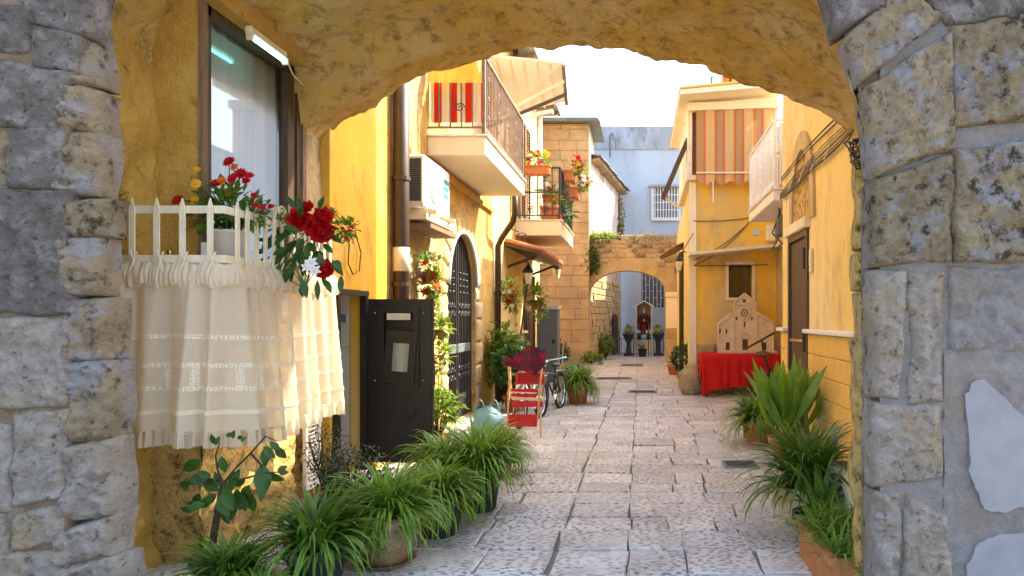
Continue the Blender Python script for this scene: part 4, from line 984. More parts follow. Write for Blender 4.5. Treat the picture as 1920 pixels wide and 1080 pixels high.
e = MB(); e.tube(scroll((-2.28, 8.44, 4.22), .06, ax=(1, 0, 0)), .008, 5); e.tube([(-2.34, 8.44, 4.22), (-2.32, 8.44, 4.55)], .008, 5); e.build('iron_scroll', m_brniron, b1)
ya = thing('yellow_awning', (-2.3, 8.7, 4.5), 'plain yellow fabric hung over the near end of the long balcony', 'awning')
e = MB()
for i in range(9):
    x = lerp(XL+.02, -1.99, i/8)
    for k, (yy_, z) in enumerate(((8.40, 4.52), (8.405, 4.75), (8.43, 4.95), (8.60, 5.12), (8.9, 5.25))): e.v.append((x-(0 if k < 1 else .06*k*(i/8)), yy_+.006*math.sin(i*1.7+k), z))
for i in range(8):
    for k in range(4): a = i*5+k; e.f.append((a, a+5, a+6, a+1))
e.build('cloth', mat('yellow_fabric', (.84, .56, .10), (.80, .50, .07), 3, .85, .05, 40, trans=.2), ya, smooth=True)
# cream awning projecting high beyond
ca = thing('cream_awning', (-2.2, 11.6, 5.0), 'pale ribbed awning on metal arms jutting out above the long balcony', 'awning')
A = [W(955, 120, 11.6), W(1040, 60, 11.6), W(1054, 148, 12.6), W(985, 180, 12.6)]
c0, c1, c2_, c3_ = Vector((XL, 11.4, 6.05)), Vector((-1.32, 11.5, 5.95)), Vector((-1.42, 12.9, 5.75)), Vector((XL, 12.9, 5.45))
e = MB(); e.prism([c0, c1, c2_, c3_], (0, 0, .03)); e.build('canopy', mat('cream_canvas', (.80, .76, .68), (.75, .70, .60), 2, .8, .05, 40, trans=.25), ca)
for i in range(7):
    t = i/6; e = MB(); e.bar(c0.lerp(c1, t)-Vector((0, 0, .02)), c3_.lerp(c2_, t)-Vector((0, 0, .02)), .03, .03); e.build('rib', m_cream, ca)
e = MB(); e.bar(c1-Vector((0, 0, .05)), c2_-Vector((0, 0, .05)), .06, .06); e.build('front_bar', m_rail, ca)
e = MB(); e.bar((XL, 11.6, 4.95), (-1.36, 11.9, 5.78), .06, .06); e.build('arm', m_cream, ca)
e = MB(); e.bar((XL+.05, 11.35, 4.78), (-1.30, 11.8, 5.52), .07, .05); e.build('arm', m_brniron, ca)
fl = thing('floodlight', (-2.2, 14, 5.4), 'small pale grey floodlight on the wall under the eaves', 'lamp')
p = W(1030, 212, 13.5); e = MB(); e.bar(p+Vector((-.25, 0, -.04)), p+Vector((.08, 0, .03)), .14, .08); e.build('head', m_lgrey, fl)
e = MB(); e.tube([p+Vector((-.1, 0, -.05)), Vector((XL, 13.5, p.z-.1))], .025, 6); e.build('arm', m_lgrey, fl)
b2 = balcony('flower_balcony', 'cream balcony with dark railing crowded with flower boxes', 14.4, 17.0, -1.71, 3.34, 3.66, 1.15, m_cream, m_iron, 18, nbars_end=6)
for x in (-2.35, -2.05): e = MB(); e.tube(scroll((x, 14.41, 4.65), .08, ax=(1, 0, 0)), .012, 5); e.tube(scroll((x, 14.41, 3.9), .08, ax=(1, 0, 0)), .012, 5); e.build('iron_scroll', m_iron, b2)
e = MB(); e.bar((XL, 14.43, 4.28), (-1.74, 14.43, 4.28), .03, .03); e.build('mid_rail', m_iron, b2)
b3 = balcony('white_balcony', 'small white railed balcony in the recess above the brown door', 10.0, 12.25, 2.0, 3.32, 3.48, 1.05, m_white, m_white, 20, xw=2.85, sgn=-1, nbars_end=5)
e = MB(); e.bb((2.1, 10.04, 3.6), (2.84, 10.06, 4.5)); e.build('end_panel', m_white, b3)
e = MB(); e.bb((2.32, 9.97, 3.62), (2.5, 9.99, 3.85)); e.build('cable_box', m_white, b3)
mtr = thing('cable_box', (2.6, 10.4, 2.9), 'dark box with tangled cables hung under the white balcony', 'cable')
e = MB(); p = Vector((2.25, 10.6, 3.0)); e.bevbox(p, (.2, .12, .3), .03); e.build('box', m_grey, mtr)
for k in range(4): wire('cable', [p+Vector((U(-.1, .1), 0, .3)), p+Vector((U(-.2, .2), -.05, -.1)), p+Vector((U(-.15, .1), 0, -.35))], .012, mtr)

# ================================================================ air conditioner
ac = thing('air_conditioner', (XL, 8, 3.0), 'boxy cream air conditioner unit on wall brackets beside the drainpipe', 'air conditioner')
az0, az1, ay0, ay1, axo = 2.80, 3.40, 7.50, 8.48, -2.42
e = MB(); e.bevbox(((XL+.02+axo)/2, (ay0+ay1)/2, (az0+az1)/2), (axo-XL-.02, ay1-ay0, az1-az0), .02); acb = e.build('casing', m_white, ac)
e = MB(); e.bb((XL+.03, ay0-.004, az0+.07), (axo-.04, ay0+.003, az1-.05)); gr_ = e.build('grille', mat('dark_fins', (.03, .035, .025), (.06, .065, .05), 40, .6, .2, 80), acb)
for i in range(20): e = MB(); z = lerp(az0+.09, az1-.07, i/19); e.bb((XL+.05, ay0-.010, z-.004), (axo-.04, ay0-.005, z+.004)); e.build('slat', m_grey, gr_)
e = MB()
for (a, b, c, d) in ((XL+.03, XL+.05, az0+.05, az1-.03), (axo-.04, axo-.02, az0+.05, az1-.03), (XL+.05, axo-.04, az1-.05, az1-.03), (XL+.05, axo-.04, az0+.05, az0+.07)): e.bb((a, ay0-.014, c), (b, ay0+.002, d))
e.build('grille_frame', m_ivory, acb)
e = MB(); e.lathe((0, 0, 0), [(.20, 0), (.20, .012), (.17, .016)], 24); me = mesh_only(e, 'fan_guard', m_lgrey); o = inst(me, 'fan_guard', (axo+.001, 7.86, 3.1), acb, rot=(0, R(90), 0))
for i in range(3): e = MB(); e.bb((axo+.002, 8.20, 3.22-i*.09), (axo+.006, 8.42, 3.27-i*.09)); e.build('print_stripe', mat('teal_print', (.04, .35, .42), None, bump=0), acb)
for y_ in (7.62, 8.36):
    e = MB(); e.bar((XL, y_, az0-.03), (axo+.10, y_, az0-.03), .05, .05); e.bar((XL+.01, y_, az0-.25), (XL+.01, y_, az0), .05, .02, up=(0, 1, 0)); e.build('bracket', m_ivory, ac)
e = MB(); e.bb((XL+.03, 7.5, az0-.13), (axo+.02, 8.6, az0-.06)); e.build('tray', m_ivory, ac)
e = MB(); e.bb((XL+.03, 7.55, az0-.22), (axo+.05, 8.62, az0-.17)); e.build('shelf_beam', m_wood2, ac)

# ================================================================ balconet under the vault
YC, XC, YE = 3.92, -2.445, 5.28
bk = thing('balconet', (-2.7, 4.6, 1.8), 'ivory painted iron balconet with spear pickets below the vault window', 'balcony')
e = MB(); e.bb((-3.04, YC+.01, 1.80), (XC-.01, YE-.01, 1.835)); e.build('floor_plate', m_ivory, bk)
zl, zh = 1.90, 2.19
def rail(a, b, w=.045): e = MB(); e.bar(a, b, .014, w); return e.build('rail', m_ivory, bk)
for z in (zl, zh): rail((-3.05, YC, z), (XC, YC, z)); rail((XC, YC, z), (XC, YE, z)); rail((-2.78, YE, z), (XC, YE, z))
def picket(x, y, along):
    e = MB(); w = .032; t = .012; d = Vector((1, 0, 0)) if along == 'x' else Vector((0, 1, 0)); n = Vector((0, -1, 0)) if along == 'x' else Vector((1, 0, 0))
    c = Vector((x, y, 0)); out = [(-w/2, 1.83), (w/2, 1.83), (w/2, 2.195), (0, 2.255), (-w/2, 2.195)]
    e.prism([c+d*a+n*.012+Vector((0, 0, z)) for a, z in out], n*t); return e.build('picket', m_ivory, bk)
for px in (252, 298, 346, 398): picket((px-VX)*YC/F, YC, 'x')
for i in range(13): picket(XC, lerp(YC+.10, YE-.06, i/12), 'y')
for i in range(3): picket(lerp(-2.74, XC-.06, i/2), YE, 'x')
for y_ in (4.45, 4.55, 5.0, 5.1): e = MB(); e.tube(scroll((XC, y_, 2.27), .05, flip=1 if int(y_*20) % 2 else -1), .007, 5); e.build('scroll', m_ivory, bk)
# lace curtain hung round the balconet
cu = thing('lace_curtain', (-2.6, 4.6, .8), 'long ivory cotton curtain with lace bands hanging around the balconet', 'curtain')
def cpath(s):
    """s in 0..1 along near face, then the long face"""
    L1, L2 = 3.02-abs(XC), YE-YC; L = L1+L2+.04; d = s*L
    if d < L1: return Vector((-3.02+d, YC-.03, 0)), Vector((0, -1, 0))
    d -= L1
    if d < .06:
        t = d/.06; return Vector((XC+.03*t, YC-.03*(1-t), 0)), Vector((t, t-1, 0)).normalized()
    return Vector((XC+.03, YC+d-.06, 0)), Vector((1, 0, 0))
NX, NZ = 360, 36; zt_, zb_ = 1.86, .87
e = MB(); zlev = []
def cz(t, s): return lerp(zt_, zb_+.025*math.sin(s*9), t)
CP = []
for i in range(NX+1):
    s = i/NX; p, n = cpath(s); colm = []
    ph = s*150+6*noise.noise(Vector((s*7, 0, 0)))
    for k in range(NZ+1):
        t = k/NZ; amp = .010+.034*t**.8; a2 = .4+.6*noise.noise(Vector((s*22, 3, 0)))
        fold = (math.sin(ph*.5)*amp+.6*amp*math.sin(ph*.23+1.3)+a2*.012*math.sin(ph*1.1)*(1-t))
        q = p+n*(fold+.02+.05*t)+Vector((0, 0, cz(t, s)))
        q += Vector((noise.noise(Vector((s*30, t*3, 5)))*.006, noise.noise(Vector((s*30, t*3, 9)))*.006, 0)); colm.append(q)
    CP.append(colm)
def sheet(k0, k1, m, name, off=0.0, i0=0, i1=NX):
    e = MB(); n = k1-k0+1
    for i in range(i0, i1+1):
        p, nn = cpath(i/NX)
        for k in range(k0, k1+1): e.v.append(tuple(CP[i][k]+nn*off))
    for i in range(i1-i0):
        for k in range(n-1): a = i*n+k; e.f.append((a, a+n, a+n+1, a+1))
    return e.build(name, m, cu, smooth=True)
cl = sheet(0, NZ, m_lace, 'cloth')
for (k0, k1) in ((15, 16), (21, 22), (26, 27)): sheet(k0, k1, m_laced, 'lace_band', .004)
for i0 in range(14, NX-10, 34): sheet(21, 27, m_laced, 'lace_column', .005, i0, i0+5)
sheet(31, 32, m_lace2, 'tuck', .006)
# ruffle at hem and heading
def ruffle(z0_, z1_, amp, fr, out, name, frame_k):
    e = MB(); n = 900
    for i in range(n+1):
        s = i/n; p, nn = cpath(s); kk = CP[min(NX, int(s*NX))][frame_k]; base = Vector((kk.x, kk.y, 0))
        ph = s*fr+2*noise.noise(Vector((s*40, 1, 0)))
        for k in range(5):
            t = k/4; q = base+nn*(out+amp*t*math.sin(ph))+Vector((0, 0, (kk.z if frame_k else 0)+lerp(z0_, z1_, t)+(.008*abs(math.sin(ph*.5)) if k == 4 else 0)))
            e.v.append(tuple(q))
    for i in range(n):
        for k in range(4): a = i*5+k; e.f.append((a, a+5, a+6, a+1))
    return e.build(name, m_lace, cu, smooth=True)
ruffle(.015, -.085, .010, 330, .0, 'hem_ruffle', NZ)
e = MB(); n = 500
for i in range(n+1):
    s = i/n; p, nn = cpath(s); ph = s*210+3*noise.noise(Vector((s*20, 1, 0))); dr_ = .03*math.sin(s*40)
    for k in range(6):
        t = k/5; e.v.append(tuple(p+nn*(.02+.03*math.sin(math.pi*t*.8)+.007*t*math.sin(ph*2.3)+.028*t*noise.noise(Vector((s*60, t, 4))))+Vector((0, 0, 1.875-.12*t+.02*noise.noise(Vector((s*25, 7, 0)))-abs(dr_)*t+.018*noise.noise(Vector((s*90, 2, t)))))))
for i in range(n):
    for k in range(5): a = i*6+k; e.f.append((a, a+6, a+7, a+1))
e.build('heading_ruffle', m_lace, cu, smooth=True)
for px in (250, 300, 345, 398):
    p = W(px, 488, YC-.05); e = MB(); e.tube([p+Vector((-.02, 0, .06)), p+Vector((.01, -.01, 0)), p+Vector((-.015, -.02, -.09))], .006, 5); e.tube([p+Vector((.02, 0, .05)), p, p+Vector((.03, -.02, -.07))], .006, 5); e.build('ribbon_tie', m_lace2, cu)
# fluorescent lamp above the window
lp = thing('tube_lamp', (-2.62, 4.7, 3.45), 'cream fluorescent tube lamp glowing turquoise over the window', 'lamp')
e = MB(); e.bevbox((-2.63, 4.70, 3.490), (.05, .46, .06), .010); e.build('housing', m_ivory, lp)
e = MB(); e.tube([(-2.615, 4.49, 3.44), (-2.615, 4.91, 3.44)], .013, 10); e.build('tube', m_tubel, lp)
for y_ in (4.478, 4.922): e = MB(); e.bevbox((-2.62, y_, 3.445), (.05, .02, .05), .006); e.build('end_cap', m_ivory, lp)
wire('flex', [(-2.62, 4.96, 3.46), (-2.64, 5.15, 3.40), (-2.70, 5.40, 3.46)], .006, lp, m_ivory, sag=.03)

# ================================================================ plants
def spider_mesh(n, L, spread=1.0, w=.017, m=m_spid, seed=1, up=.9, name='foliage', droop=1.9):
    rs = random.getstate(); random.seed(seed); e = MB()
    for i in range(n):
        az = U(0, 2*math.pi); el = R(88)-abs(random.gauss(0, R(30)))*spread; l = L*U(.55, 1.15)
        r0 = U(0, .09); e.blade((r0*math.cos(az+U(-1, 1)), r0*math.sin(az+U(-1, 1)), 0), az, max(el, R(8)), l, w*U(.6, 1.25), droop*U(.75, 1.3)+(.4 if el < R(60) else 0), 7, U(-.4, .4))
    random.setstate(rs); return mesh_only(e, name, m, True)
def pot_mesh(r, h, kind='round', m=m_terra):
    e = MB()
    if kind == 'round': e.lathe((0, 0, 0), [(r*.68, 0), (r*.72, .01), (r*.95, h*.80), (r*1.06, h*.80), (r*1.08, h*.82), (r*1.06, h), (r*.95, h), (r*.90, h*.9), (.01, h*.88)], 28)
    elif kind == 'bowl': e.lathe((0, 0, 0), [(r*.62, 0), (r*.78, h*.2), (r*.96, h*.55), (r*.98, h*.78), (r*1.06, h*.82), (r*1.06, h), (r*.95, h), (r*.9, h*.9), (.01, h*.88)], 28)
    return mesh_only(e, 'pot', m, True)
sp_big = spider_mesh(520, .47, 1.25, .028, m_spid, 1, droop=1.6)
sp_b2 = spider_mesh(520, .43, 1.5, .025, m_spid, 2, droop=1.9)
sp_b3 = spider_mesh(440, .52, 1.2, .032, m_spid2, 3, droop=1.4)
sp_b4 = spider_mesh(480, .41, 1.5, .022, m_spid, 4, droop=2.1)
def spider(loc, label, scale=1.0, r=.16, h=.26, fol=sp_big, pm=m_terra, kind='round', saucer=False, rz=None, group='spider plants in pots', sz=1.0):
    t = thing('spider_plant', loc, label, 'plant', group, rz=U(0, 6) if rz is None else rz)
    inst_o = bpy.data.objects.new('pot', pot_mesh(r, h, kind, pm)); col.objects.link(inst_o); inst_o.parent = t
    s = MB(); s.lathe((0, 0, 0), [(r*.92, h*.86), (r*.5, h*.90), (.01, h*.91)], 16); so = s.build('soil', m_soil, t, keep=True)
    f_ = bpy.data.objects.new('foliage', fol); col.objects.link(f_); f_.parent = t; f_.location = (0, 0, h*.86); f_.scale = (scale, scale, scale*sz); f_['kind'] = 'stuff'
    dl_ = MB(); nd = random.randint(9, 18)
    for i in range(nd): dl_.blade((U(-.06, .06), U(-.06, .06), h*.86), U(0, 6.28), R(U(10, 60)), U(.25, .5)*scale, U(.012, .024), U(1.2, 2.6), 6, U(-.6, .6))
    dl_.build('dry_leaves', m_dryg, t, keep=True, kind='stuff')
    if saucer: s = MB(); s.lathe((0, 0, 0), [(r*.75, .0), (r*.95, .03), (r*.9, .03), (r*.7, .012)], 24); s.build('saucer', pm, t, keep=True)
    return t
spider((-1.84, 3.80, .005), 'dark bushy spider plant in foreground left of the brown banded pot', .86, .17, .26, sp_b3, m_plas)
spider((-1.60, 4.22, .005), 'spider plant spilling from a mottled brown banded pot with saucer', .95, .19, .32, sp_big, m_terrb, 'bowl', True)
spider((-1.44, 4.78, .005), 'spider plant just behind the mottled brown pot, its own pot hidden', .95, .18, .28, sp_b2, m_plas)
spider((-1.30, 5.4, .005), 'tall pale green spider plant standing out farthest into the paved lane', 1.15, .18, .34, sp_big, m_plas)
spider((-1.66, 5.75, .005), 'spider plant by the wall side, next to open dark door', 1.15, .16, .3, sp_b4, m_terra)
spider((-1.42, 6.7, .005), 'low spider plant in front of the iron gate and plastic bag', 1.0, .16, .22, sp_b2, m_terra)
spider((-2.26, 3.66, .005), 'spider plant at the bottom left corner under the sapling', .66, .18, .10, sp_b3, m_plas)
spider((-1.98, 3.45, .005), 'low cut-off spider plant at the bottom edge beside the sapling', .55, .15, .08, sp_b4, m_plas)
spider((-1.14, 12.2, .005), 'round spider plant in terracotta pot alone beyond the bicycles', 1.35, .22, .36, sp_b2, m_terra)
spider((-1.55, 15.2, .005), 'smaller spider plant behind the lone terracotta pot', 1.15, .2, .3, sp_b4, m_terra)
spider((1.46, 8.25, .005), 'spider plant in terracotta pot left of the broad-leaved plant', 1.15, .2, .28, sp_big, m_terra)
spider((1.27, 5.05, .005), 'big glossy spider plant in wide cream pot on the right', 1.2, .26, .30, sp_b3, mat('cream_pot', (.62, .48, .27), (.54, .40, .20), 4, .7, .1, 40), 'bowl')
spider((1.36, 14.6, .005), 'grassy clump in the shade beside the boulder', 1.1, .16, .2, sp_b4, m_plas)
# little dark shrub between the pots
def shrub(name, loc, label, cat, m, rx, rz, n, lsz, seed, base=.12, pot=None, stemm=m_bark, grp=None):
    rs = random.getstate(); random.seed(seed)
    t = thing(name, loc, label, cat, grp); e = MB(); st = MB(); loc = Vector(loc)
    if pot: o = bpy.data.objects.new('pot', pot_mesh(*pot)); col.objects.link(o); o.parent = t; base = base+pot[1]
    for i in range(n):
        a, b = U(0, 6.28), math.acos(U(-.7, 1)); rr = U(.35, 1)**.6
        p = loc+Vector((rx*rr*math.sin(b)*math.cos(a), rx*rr*math.sin(b)*math.sin(a), base+rz+rz*rr*math.cos(b)))
        p += Vector((U(-1, 1), U(-1, 1), U(-1, 1)))*rx*.12
        d = Vector((U(-1, 1), U(-1, 1), U(-.6, .9))); e.leaf(p, d, (U(-.5, .5), U(-.5, .5), 1), lsz*U(.6, 1.3), lsz*U(.35, .6), U(.05, .3), 3)
        if i % 12 == 0: st.tube([loc+Vector((0, 0, base*.6)), loc+Vector(((p.x-loc.x)*.4, (p.y-loc.y)*.4, base+rz*.5)), p], [.008, .005, .002], 4)
    st.build('stem', stemm, t); e.build('foliage', m, t, kind='stuff'); random.setstate(rs); return t
shrub('shrub', (-1.92, 4.45, .005), 'dark small-leaved shrub between spider plants below the lace curtain', 'shrub', m_shr, .24, .22, 900, .035, 5, .06, (.14, .22, 'round', m_plas))
shrub('shrub', (-2.35, 5.0, .005), 'thin dark shrub by the wall vent', 'shrub', m_shr, .16, .26, 420, .03, 6, .06, (.12, .2, 'round', m_plas))
shrub('climbing_plant', (-2.42, 11.75, .005), 'leafy green climber growing between the gate and the drainpipe', 'plant', m_vine, .36, .72, 620, .13, 7, .05)
shrub('potted_shrub', (-2.1, 11.2, .005), 'green leafy bush behind the red folding chair', 'plant', leafmat('bush_leaf', (.07, .18, .03), (.04, .11, .02)), .42, .45, 420, .15, 8, .02, (.2, .25, 'round', m_terra))
shrub('climbing_plant', (-2.6, 8.5, .005), 'thin light green vine climbing beside the near gate post', 'plant', m_lime, .10, .95, 150, .10, 9, .0)
shrub('potted_shrub', (-2.3, 7.6, .005), 'light green trailing plant behind the open dark door', 'plant', m_vine, .26, .28, 260, .12, 10, .0, (.15, .22, 'round', m_terra))
shrub('weed_clump', (-1.62, 22.3, .005), 'low green weeds at the left foot of the small arch', 'plant', m_vine, .4, .22, 300, .12, 11, .0)
shrub('weed_clump', (-1.30, 25.2, .005), 'green weeds along the foot of the peeling wall beyond the arch', 'plant', m_vine, .35, .5, 380, .13, 12, .0)
shrub('weed_clump', (-2.65, 21.9, .005), 'small dark bush against the golden stone house', 'plant', m_shr, .35, .4, 280, .12, 13, .0)
shrub('potted_shrub', (1.02, 15.4, .005), 'dark leafy bush under the lantern on the right', 'plant', leafmat('bush_leaf_dark', (.05, .13, .03), (.03, .08, .02)), .30, .38, 320, .12, 14, .0, (.16, .24, 'round', m_terra))
shrub('ivy', (-1.75, 23.05, 3.15), 'green ivy spilling over the left shoulder of the small arch', 'plant', leafmat('ivy_leaf', (.10, .18, .03), (.05, .10, .02)), .36, .62, 620, .13, 15, -.30)
shrub('weed_clump', (-1.35, 23.4, 4.25), 'bright green bushes growing on top of the small arch', 'plant', m_lime, .62, .20, 460, .13, 16, -.06)
shrub('weed_clump', (.1, 23.4, 4.25), 'dry straw-coloured weeds on top of the small arch', 'plant', m_dryg, .75, .10, 160, .14, 17, -.03)
shrub('creeper', (-.92, 29.6, 4.6), 'dry brown creeper hanging at the far end of the peeling wall', 'plant', m_dryg, .22, 1.25, 420, .16, 18, 0)
# aspidistra: every leaf its own piece
asp = thing('aspidistra', (1.62, 7.2, .005), 'broad-leaved upright green plant in pot against the tiled dado', 'plant')
o = bpy.data.objects.new('pot', pot_mesh(.22, .26, 'round', m_terra)); col.objects.link(o); o.parent = asp
for i in range(42):
    az = U(0, 6.28); el = R(U(50, 86)); L_ = U(.52, .84); d = Vector((math.cos(az)*math.cos(el), math.sin(az)*math.cos(el), math.sin(el)))
    p = Vector((1.62+U(-.16, .16), 7.2+U(-.16, .16), .24)); e = MB(); e.tube([p, p+d*.12], .006, 4, False)
    e.leaf(p+d*.10, d, (math.cos(az+U(-1.2, 1.2)), math.sin(az+U(-1.2, 1.2)), .5), L_, U(.10, .15), U(.0, .22), 8, .22, 1.1); e.build('leaf', m_aspi, asp, smooth=True)
# strap-leaved plant and leaf box near the right pier
stp = thing('strap_leaf_plant', (1.22, 4.55, .005), 'darker strap-leaved plant leaning between cream pot and terracotta box', 'plant')
o = bpy.data.objects.new('pot', pot_mesh(.17, .22, 'round', m_plas)); col.objects.link(o); o.parent = stp
for i in range(26):
    az = U(0, 6.28); e = MB(); e.blade((1.22+U(-.05, .05), 4.55+U(-.05, .05), .2), az, R(U(35, 85)), U(.3, .55), U(.03, .05), U(.6, 1.8), 8, U(-.3, .3)); e.build('leaf', m_spid2, stp, smooth=True)
pb = thing('planter_box', (1.18, 4.0, .005), 'long terracotta trough full of fine grassy leaves in the right foreground', 'planter')
e = MB(); x0_, x1_, y0_, y1_ = 1.04, 1.40, 3.62, 4.35
for (a, b) in (((x0_, y0_), (x0_+.03, y1_)), ((x1_-.03, y0_), (x1_, y1_)), ((x0_+.03, y0_), (x1_-.03, y0_+.03)), ((x0_+.03, y1_-.03), (x1_-.03, y1_))): e.bb((*a, .005), (*b, .24))
e.bb((x0_-.02, y0_-.02, .21), (x0_+.03, y1_+.02, .25)); e.build('trough', m_terra, pb)
e = MB(); e.bb((x0_+.03, y0_+.03, .18), (x1_-.03, y1_-.03, .21)); e.build('soil', m_soil, pb)
e = MB()
for i in range(620):
    az = U(0, 6.28); e.blade((U(x0_+.03, x1_-.03), U(y0_+.04, y1_-.04), .2), az, R(U(25, 85)), U(.16, .36), U(.010, .02), U(.8, 2.2), 5, U(-.3, .3))
e.build('foliage', m_spid, pb, kind='stuff')
sb = thing('stone_trough', (1.55, 4.55, .005), 'narrow pale stone planter wedged behind the right pier', 'planter')
e = MB()
for (a, b, c, d) in ((1.40, 1.45, 4.3, 5.0), (1.75, 1.80, 4.3, 5.0), (1.45, 1.75, 4.3, 4.35), (1.45, 1.75, 4.95, 5.0)): e.bb((a, c, .005), (b, d, .48))
e.build('trough', m_cream, sb)
e = MB(); e.bb((1.45, 4.35, .36), (1.75, 4.95, .42)); e.build('soil', m_soil, sb)
# sapling
ls = thing('sapling', (-2.36, 3.80, .005), 'young leafy sapling with bare dark trunk below the lace curtain', 'tree')
o = bpy.data.objects.new('pot', pot_mesh(.17, .2, 'round', m_plas)); col.objects.link(o); o.parent = ls
YT = 3.8
tk = [W(392, 1088, YT), W(400, 1010, YT), W(410, 950, YT), W(418, 905, YT)]
e = MB(); e.tube([Vector((tk[0].x, YT, .02))]+tk, [.022, .021, .02, .018, .014], 8); tr = e.build('trunk', m_bark, ls, smooth=True)
br = [[(418, 908), (408, 880), (404, 855), (412, 830)], [(418, 908), (440, 880), (470, 850), (498, 818), (520, 828)], [(470, 850), (488, 870), (496, 895)], [(418, 912), (450, 900), (490, 888), (522, 885)], [(412, 900), (390, 905), (370, 915)]]
for b in br: e = MB(); e.tube([W(x, y, YT+U(-.06, .06)) for x, y in b], [.008]+[.0055]*(len(b)-2)+[.003], 5); e.build('branch', m_bark, ls)
lv = [(378, 862, -150, 34), (415, 855, -80, 26), (395, 890, 200, 34), (435, 822, 60, 16), (445, 822, 20, 12), (358, 908, 180, 20), (375, 925, -120, 28), (420, 912, -60, 40), (432, 905, 10, 30), (445, 920, -70, 34), (462, 920, -80, 36), (400, 930, -140, 28), (418, 950, -80, 30), (385, 945, 190, 26), (500, 835, -88, 32), (515, 838, -50, 24), (492, 870, -80, 46), (498, 895, -95, 34), (410, 920, 150, 34), (425, 930, -20, 34), (440, 940, -90, 26), (404, 834, 100, 18), (430, 915, 70, 30), (520, 884, 30, 16)]
lv += [(int(x+U(-22, 22)), int(y+U(-14, 18)), an+U(-50, 50), l*U(.6, .95)) for (x, y, an, l) in random.sample(lv, 18)]
for (x, y, an, l) in lv:
    p = W(x, y, YT+U(-.07, .05)); L_ = l*YT/F*1.25; d = Vector((math.cos(R(an)), U(-.5, .3), math.sin(R(an))))
    e = MB(); e.leaf(p, d, (U(-.3, .3), -1, U(-.3, .3)), L_, L_*.55, .1, 6, .15, .95); e.build('leaf', m_lem, ls, smooth=True)
# dracaena by the yellow house, yucca and boulder on the right
def rosette(name, loc, label, h, n, L, w, m, trunk=True, el=(5, 85), droop=.7, potr=.18, stem_m=m_bark):
    t = thing(name, loc, label, 'plant'); loc = Vector(loc)
    o = bpy.data.objects.new('pot', pot_mesh(potr, .28, 'round', m_terra)); col.objects.link(o); o.parent = t
    e = MB(); e.tube([loc+Vector((0, 0, .1)), loc+Vector((.02, 0, h*.6)), loc+Vector((0, .02, h))], [.045, .05, .04], 8); e.build('trunk', stem_m, t)
    for i in range(n): e = MB(); az = U(0, 6.28); e.blade(loc+Vector((0, 0, h*(U(.55, 1) if el[0] < 0 else U(.85, 1)))), az, R(U(*el)), L*U(.7, 1.1), w, droop*U(.5, 1.3), 5); e.build('leaf', m, t)
    return t
rosette('dracaena', (-2.25, 12.5, .005), 'spiky dracaena rising behind the folding chair in front of canopy house', .80, 34, .62, .055, m_yuc, el=(0, 88), droop=.7)
rosette('yucca', (1.18, 16.0, .005), 'stubby yucca with orange-brown trunk behind the boulder', .75, 60, .34, .05, m_yuc, el=(-30, 80), droop=.5, stem_m=mat('yucca_trunk', (.42, .22, .07), (.25, .13, .05), 12, .9, .5, 30))
rosette('yucca', (.92, 18.3, .005), 'small dark spiky plant next to the right arch pier', .45, 40, .34, .05, m_lem, el=(-20, 80), droop=.5)
bo = thing('boulder', (1.03, 13.6, 0), 'pale rounded boulder standing on the paving by the red table', 'rock')
e = MB(); e.ball((1.03, 13.6, .27), (.27, .24, .33), 28, 20)
e.v = [tuple(Vector((1.03, 13.6, .27))+(Vector(v)-Vector((1.03, 13.6, .27)))*(1+.30*noise.noise(Vector(v)*3.1)+.16*noise.noise(Vector(v)*6)+.04*noise.noise(Vector(v)*19))) for v in e.v]
e.v = [(x, y, max(z, 0.0)) for x, y, z in e.v]; e.build('rock', m_bould, bo, smooth=True)
# ================================================================ flowers
def rose(mb, c, r, d=(0, -1, .3)):
    """layered petals around a facing direction"""
    c = Vector(c); d = Vector(d).normalized(); x = d.orthogonal().normalized(); y = d.cross(x)
    mb.ball(c, r*.55, 10, 8, .3)
    for ring, (n, rr, op) in enumerate(((4, .55, .15), (5, .8, .45), (7, 1.0, .85))):
        for i in range(n):
            a = 2*math.pi*i/n+ring*.5; o = x*math.cos(a)+y*math.sin(a); b = c+o*r*rr*.35-d*r*.3*(ring*.4)
            mb.leaf(b, (o*op+d*(1.05-op)), -o+d*.2, r*1.15, r*1.15, -.35, 5, -.3, .8)
def bloom(mb, c, r, d=(0, -1, .5), n=9):
    c = Vector(c); d = Vector(d).normalized(); x = d.orthogonal().normalized(); y = d.cross(x)
    for i in range(n):
        a = 2*math.pi*i/n; o = x*math.cos(a)+y*math.sin(a); mb.leaf(c, o+d*.25, d, r, r*.55, .15, 3)
    mb.ball(c+d*r*.08, r*.28, 7, 5)
def leafball(mb, c, r, n, l, squash=1.0):
    c = Vector(c)
    for i in range(n):
        v = Vector((random.gauss(0, 1), random.gauss(0, 1), random.gauss(0, 1))).normalized(); p = c+Vector((v.x, v.y, v.z*squash))*r*U(.3, 1)
        mb.leaf(p, v+Vector((U(-.6, .6), U(-.6, .6), U(-.4, .7))), (U(-.3, .3), U(-.3, .3), 1), l*U(.6, 1.3), l*U(.35, .6), U(0, .3), 4)
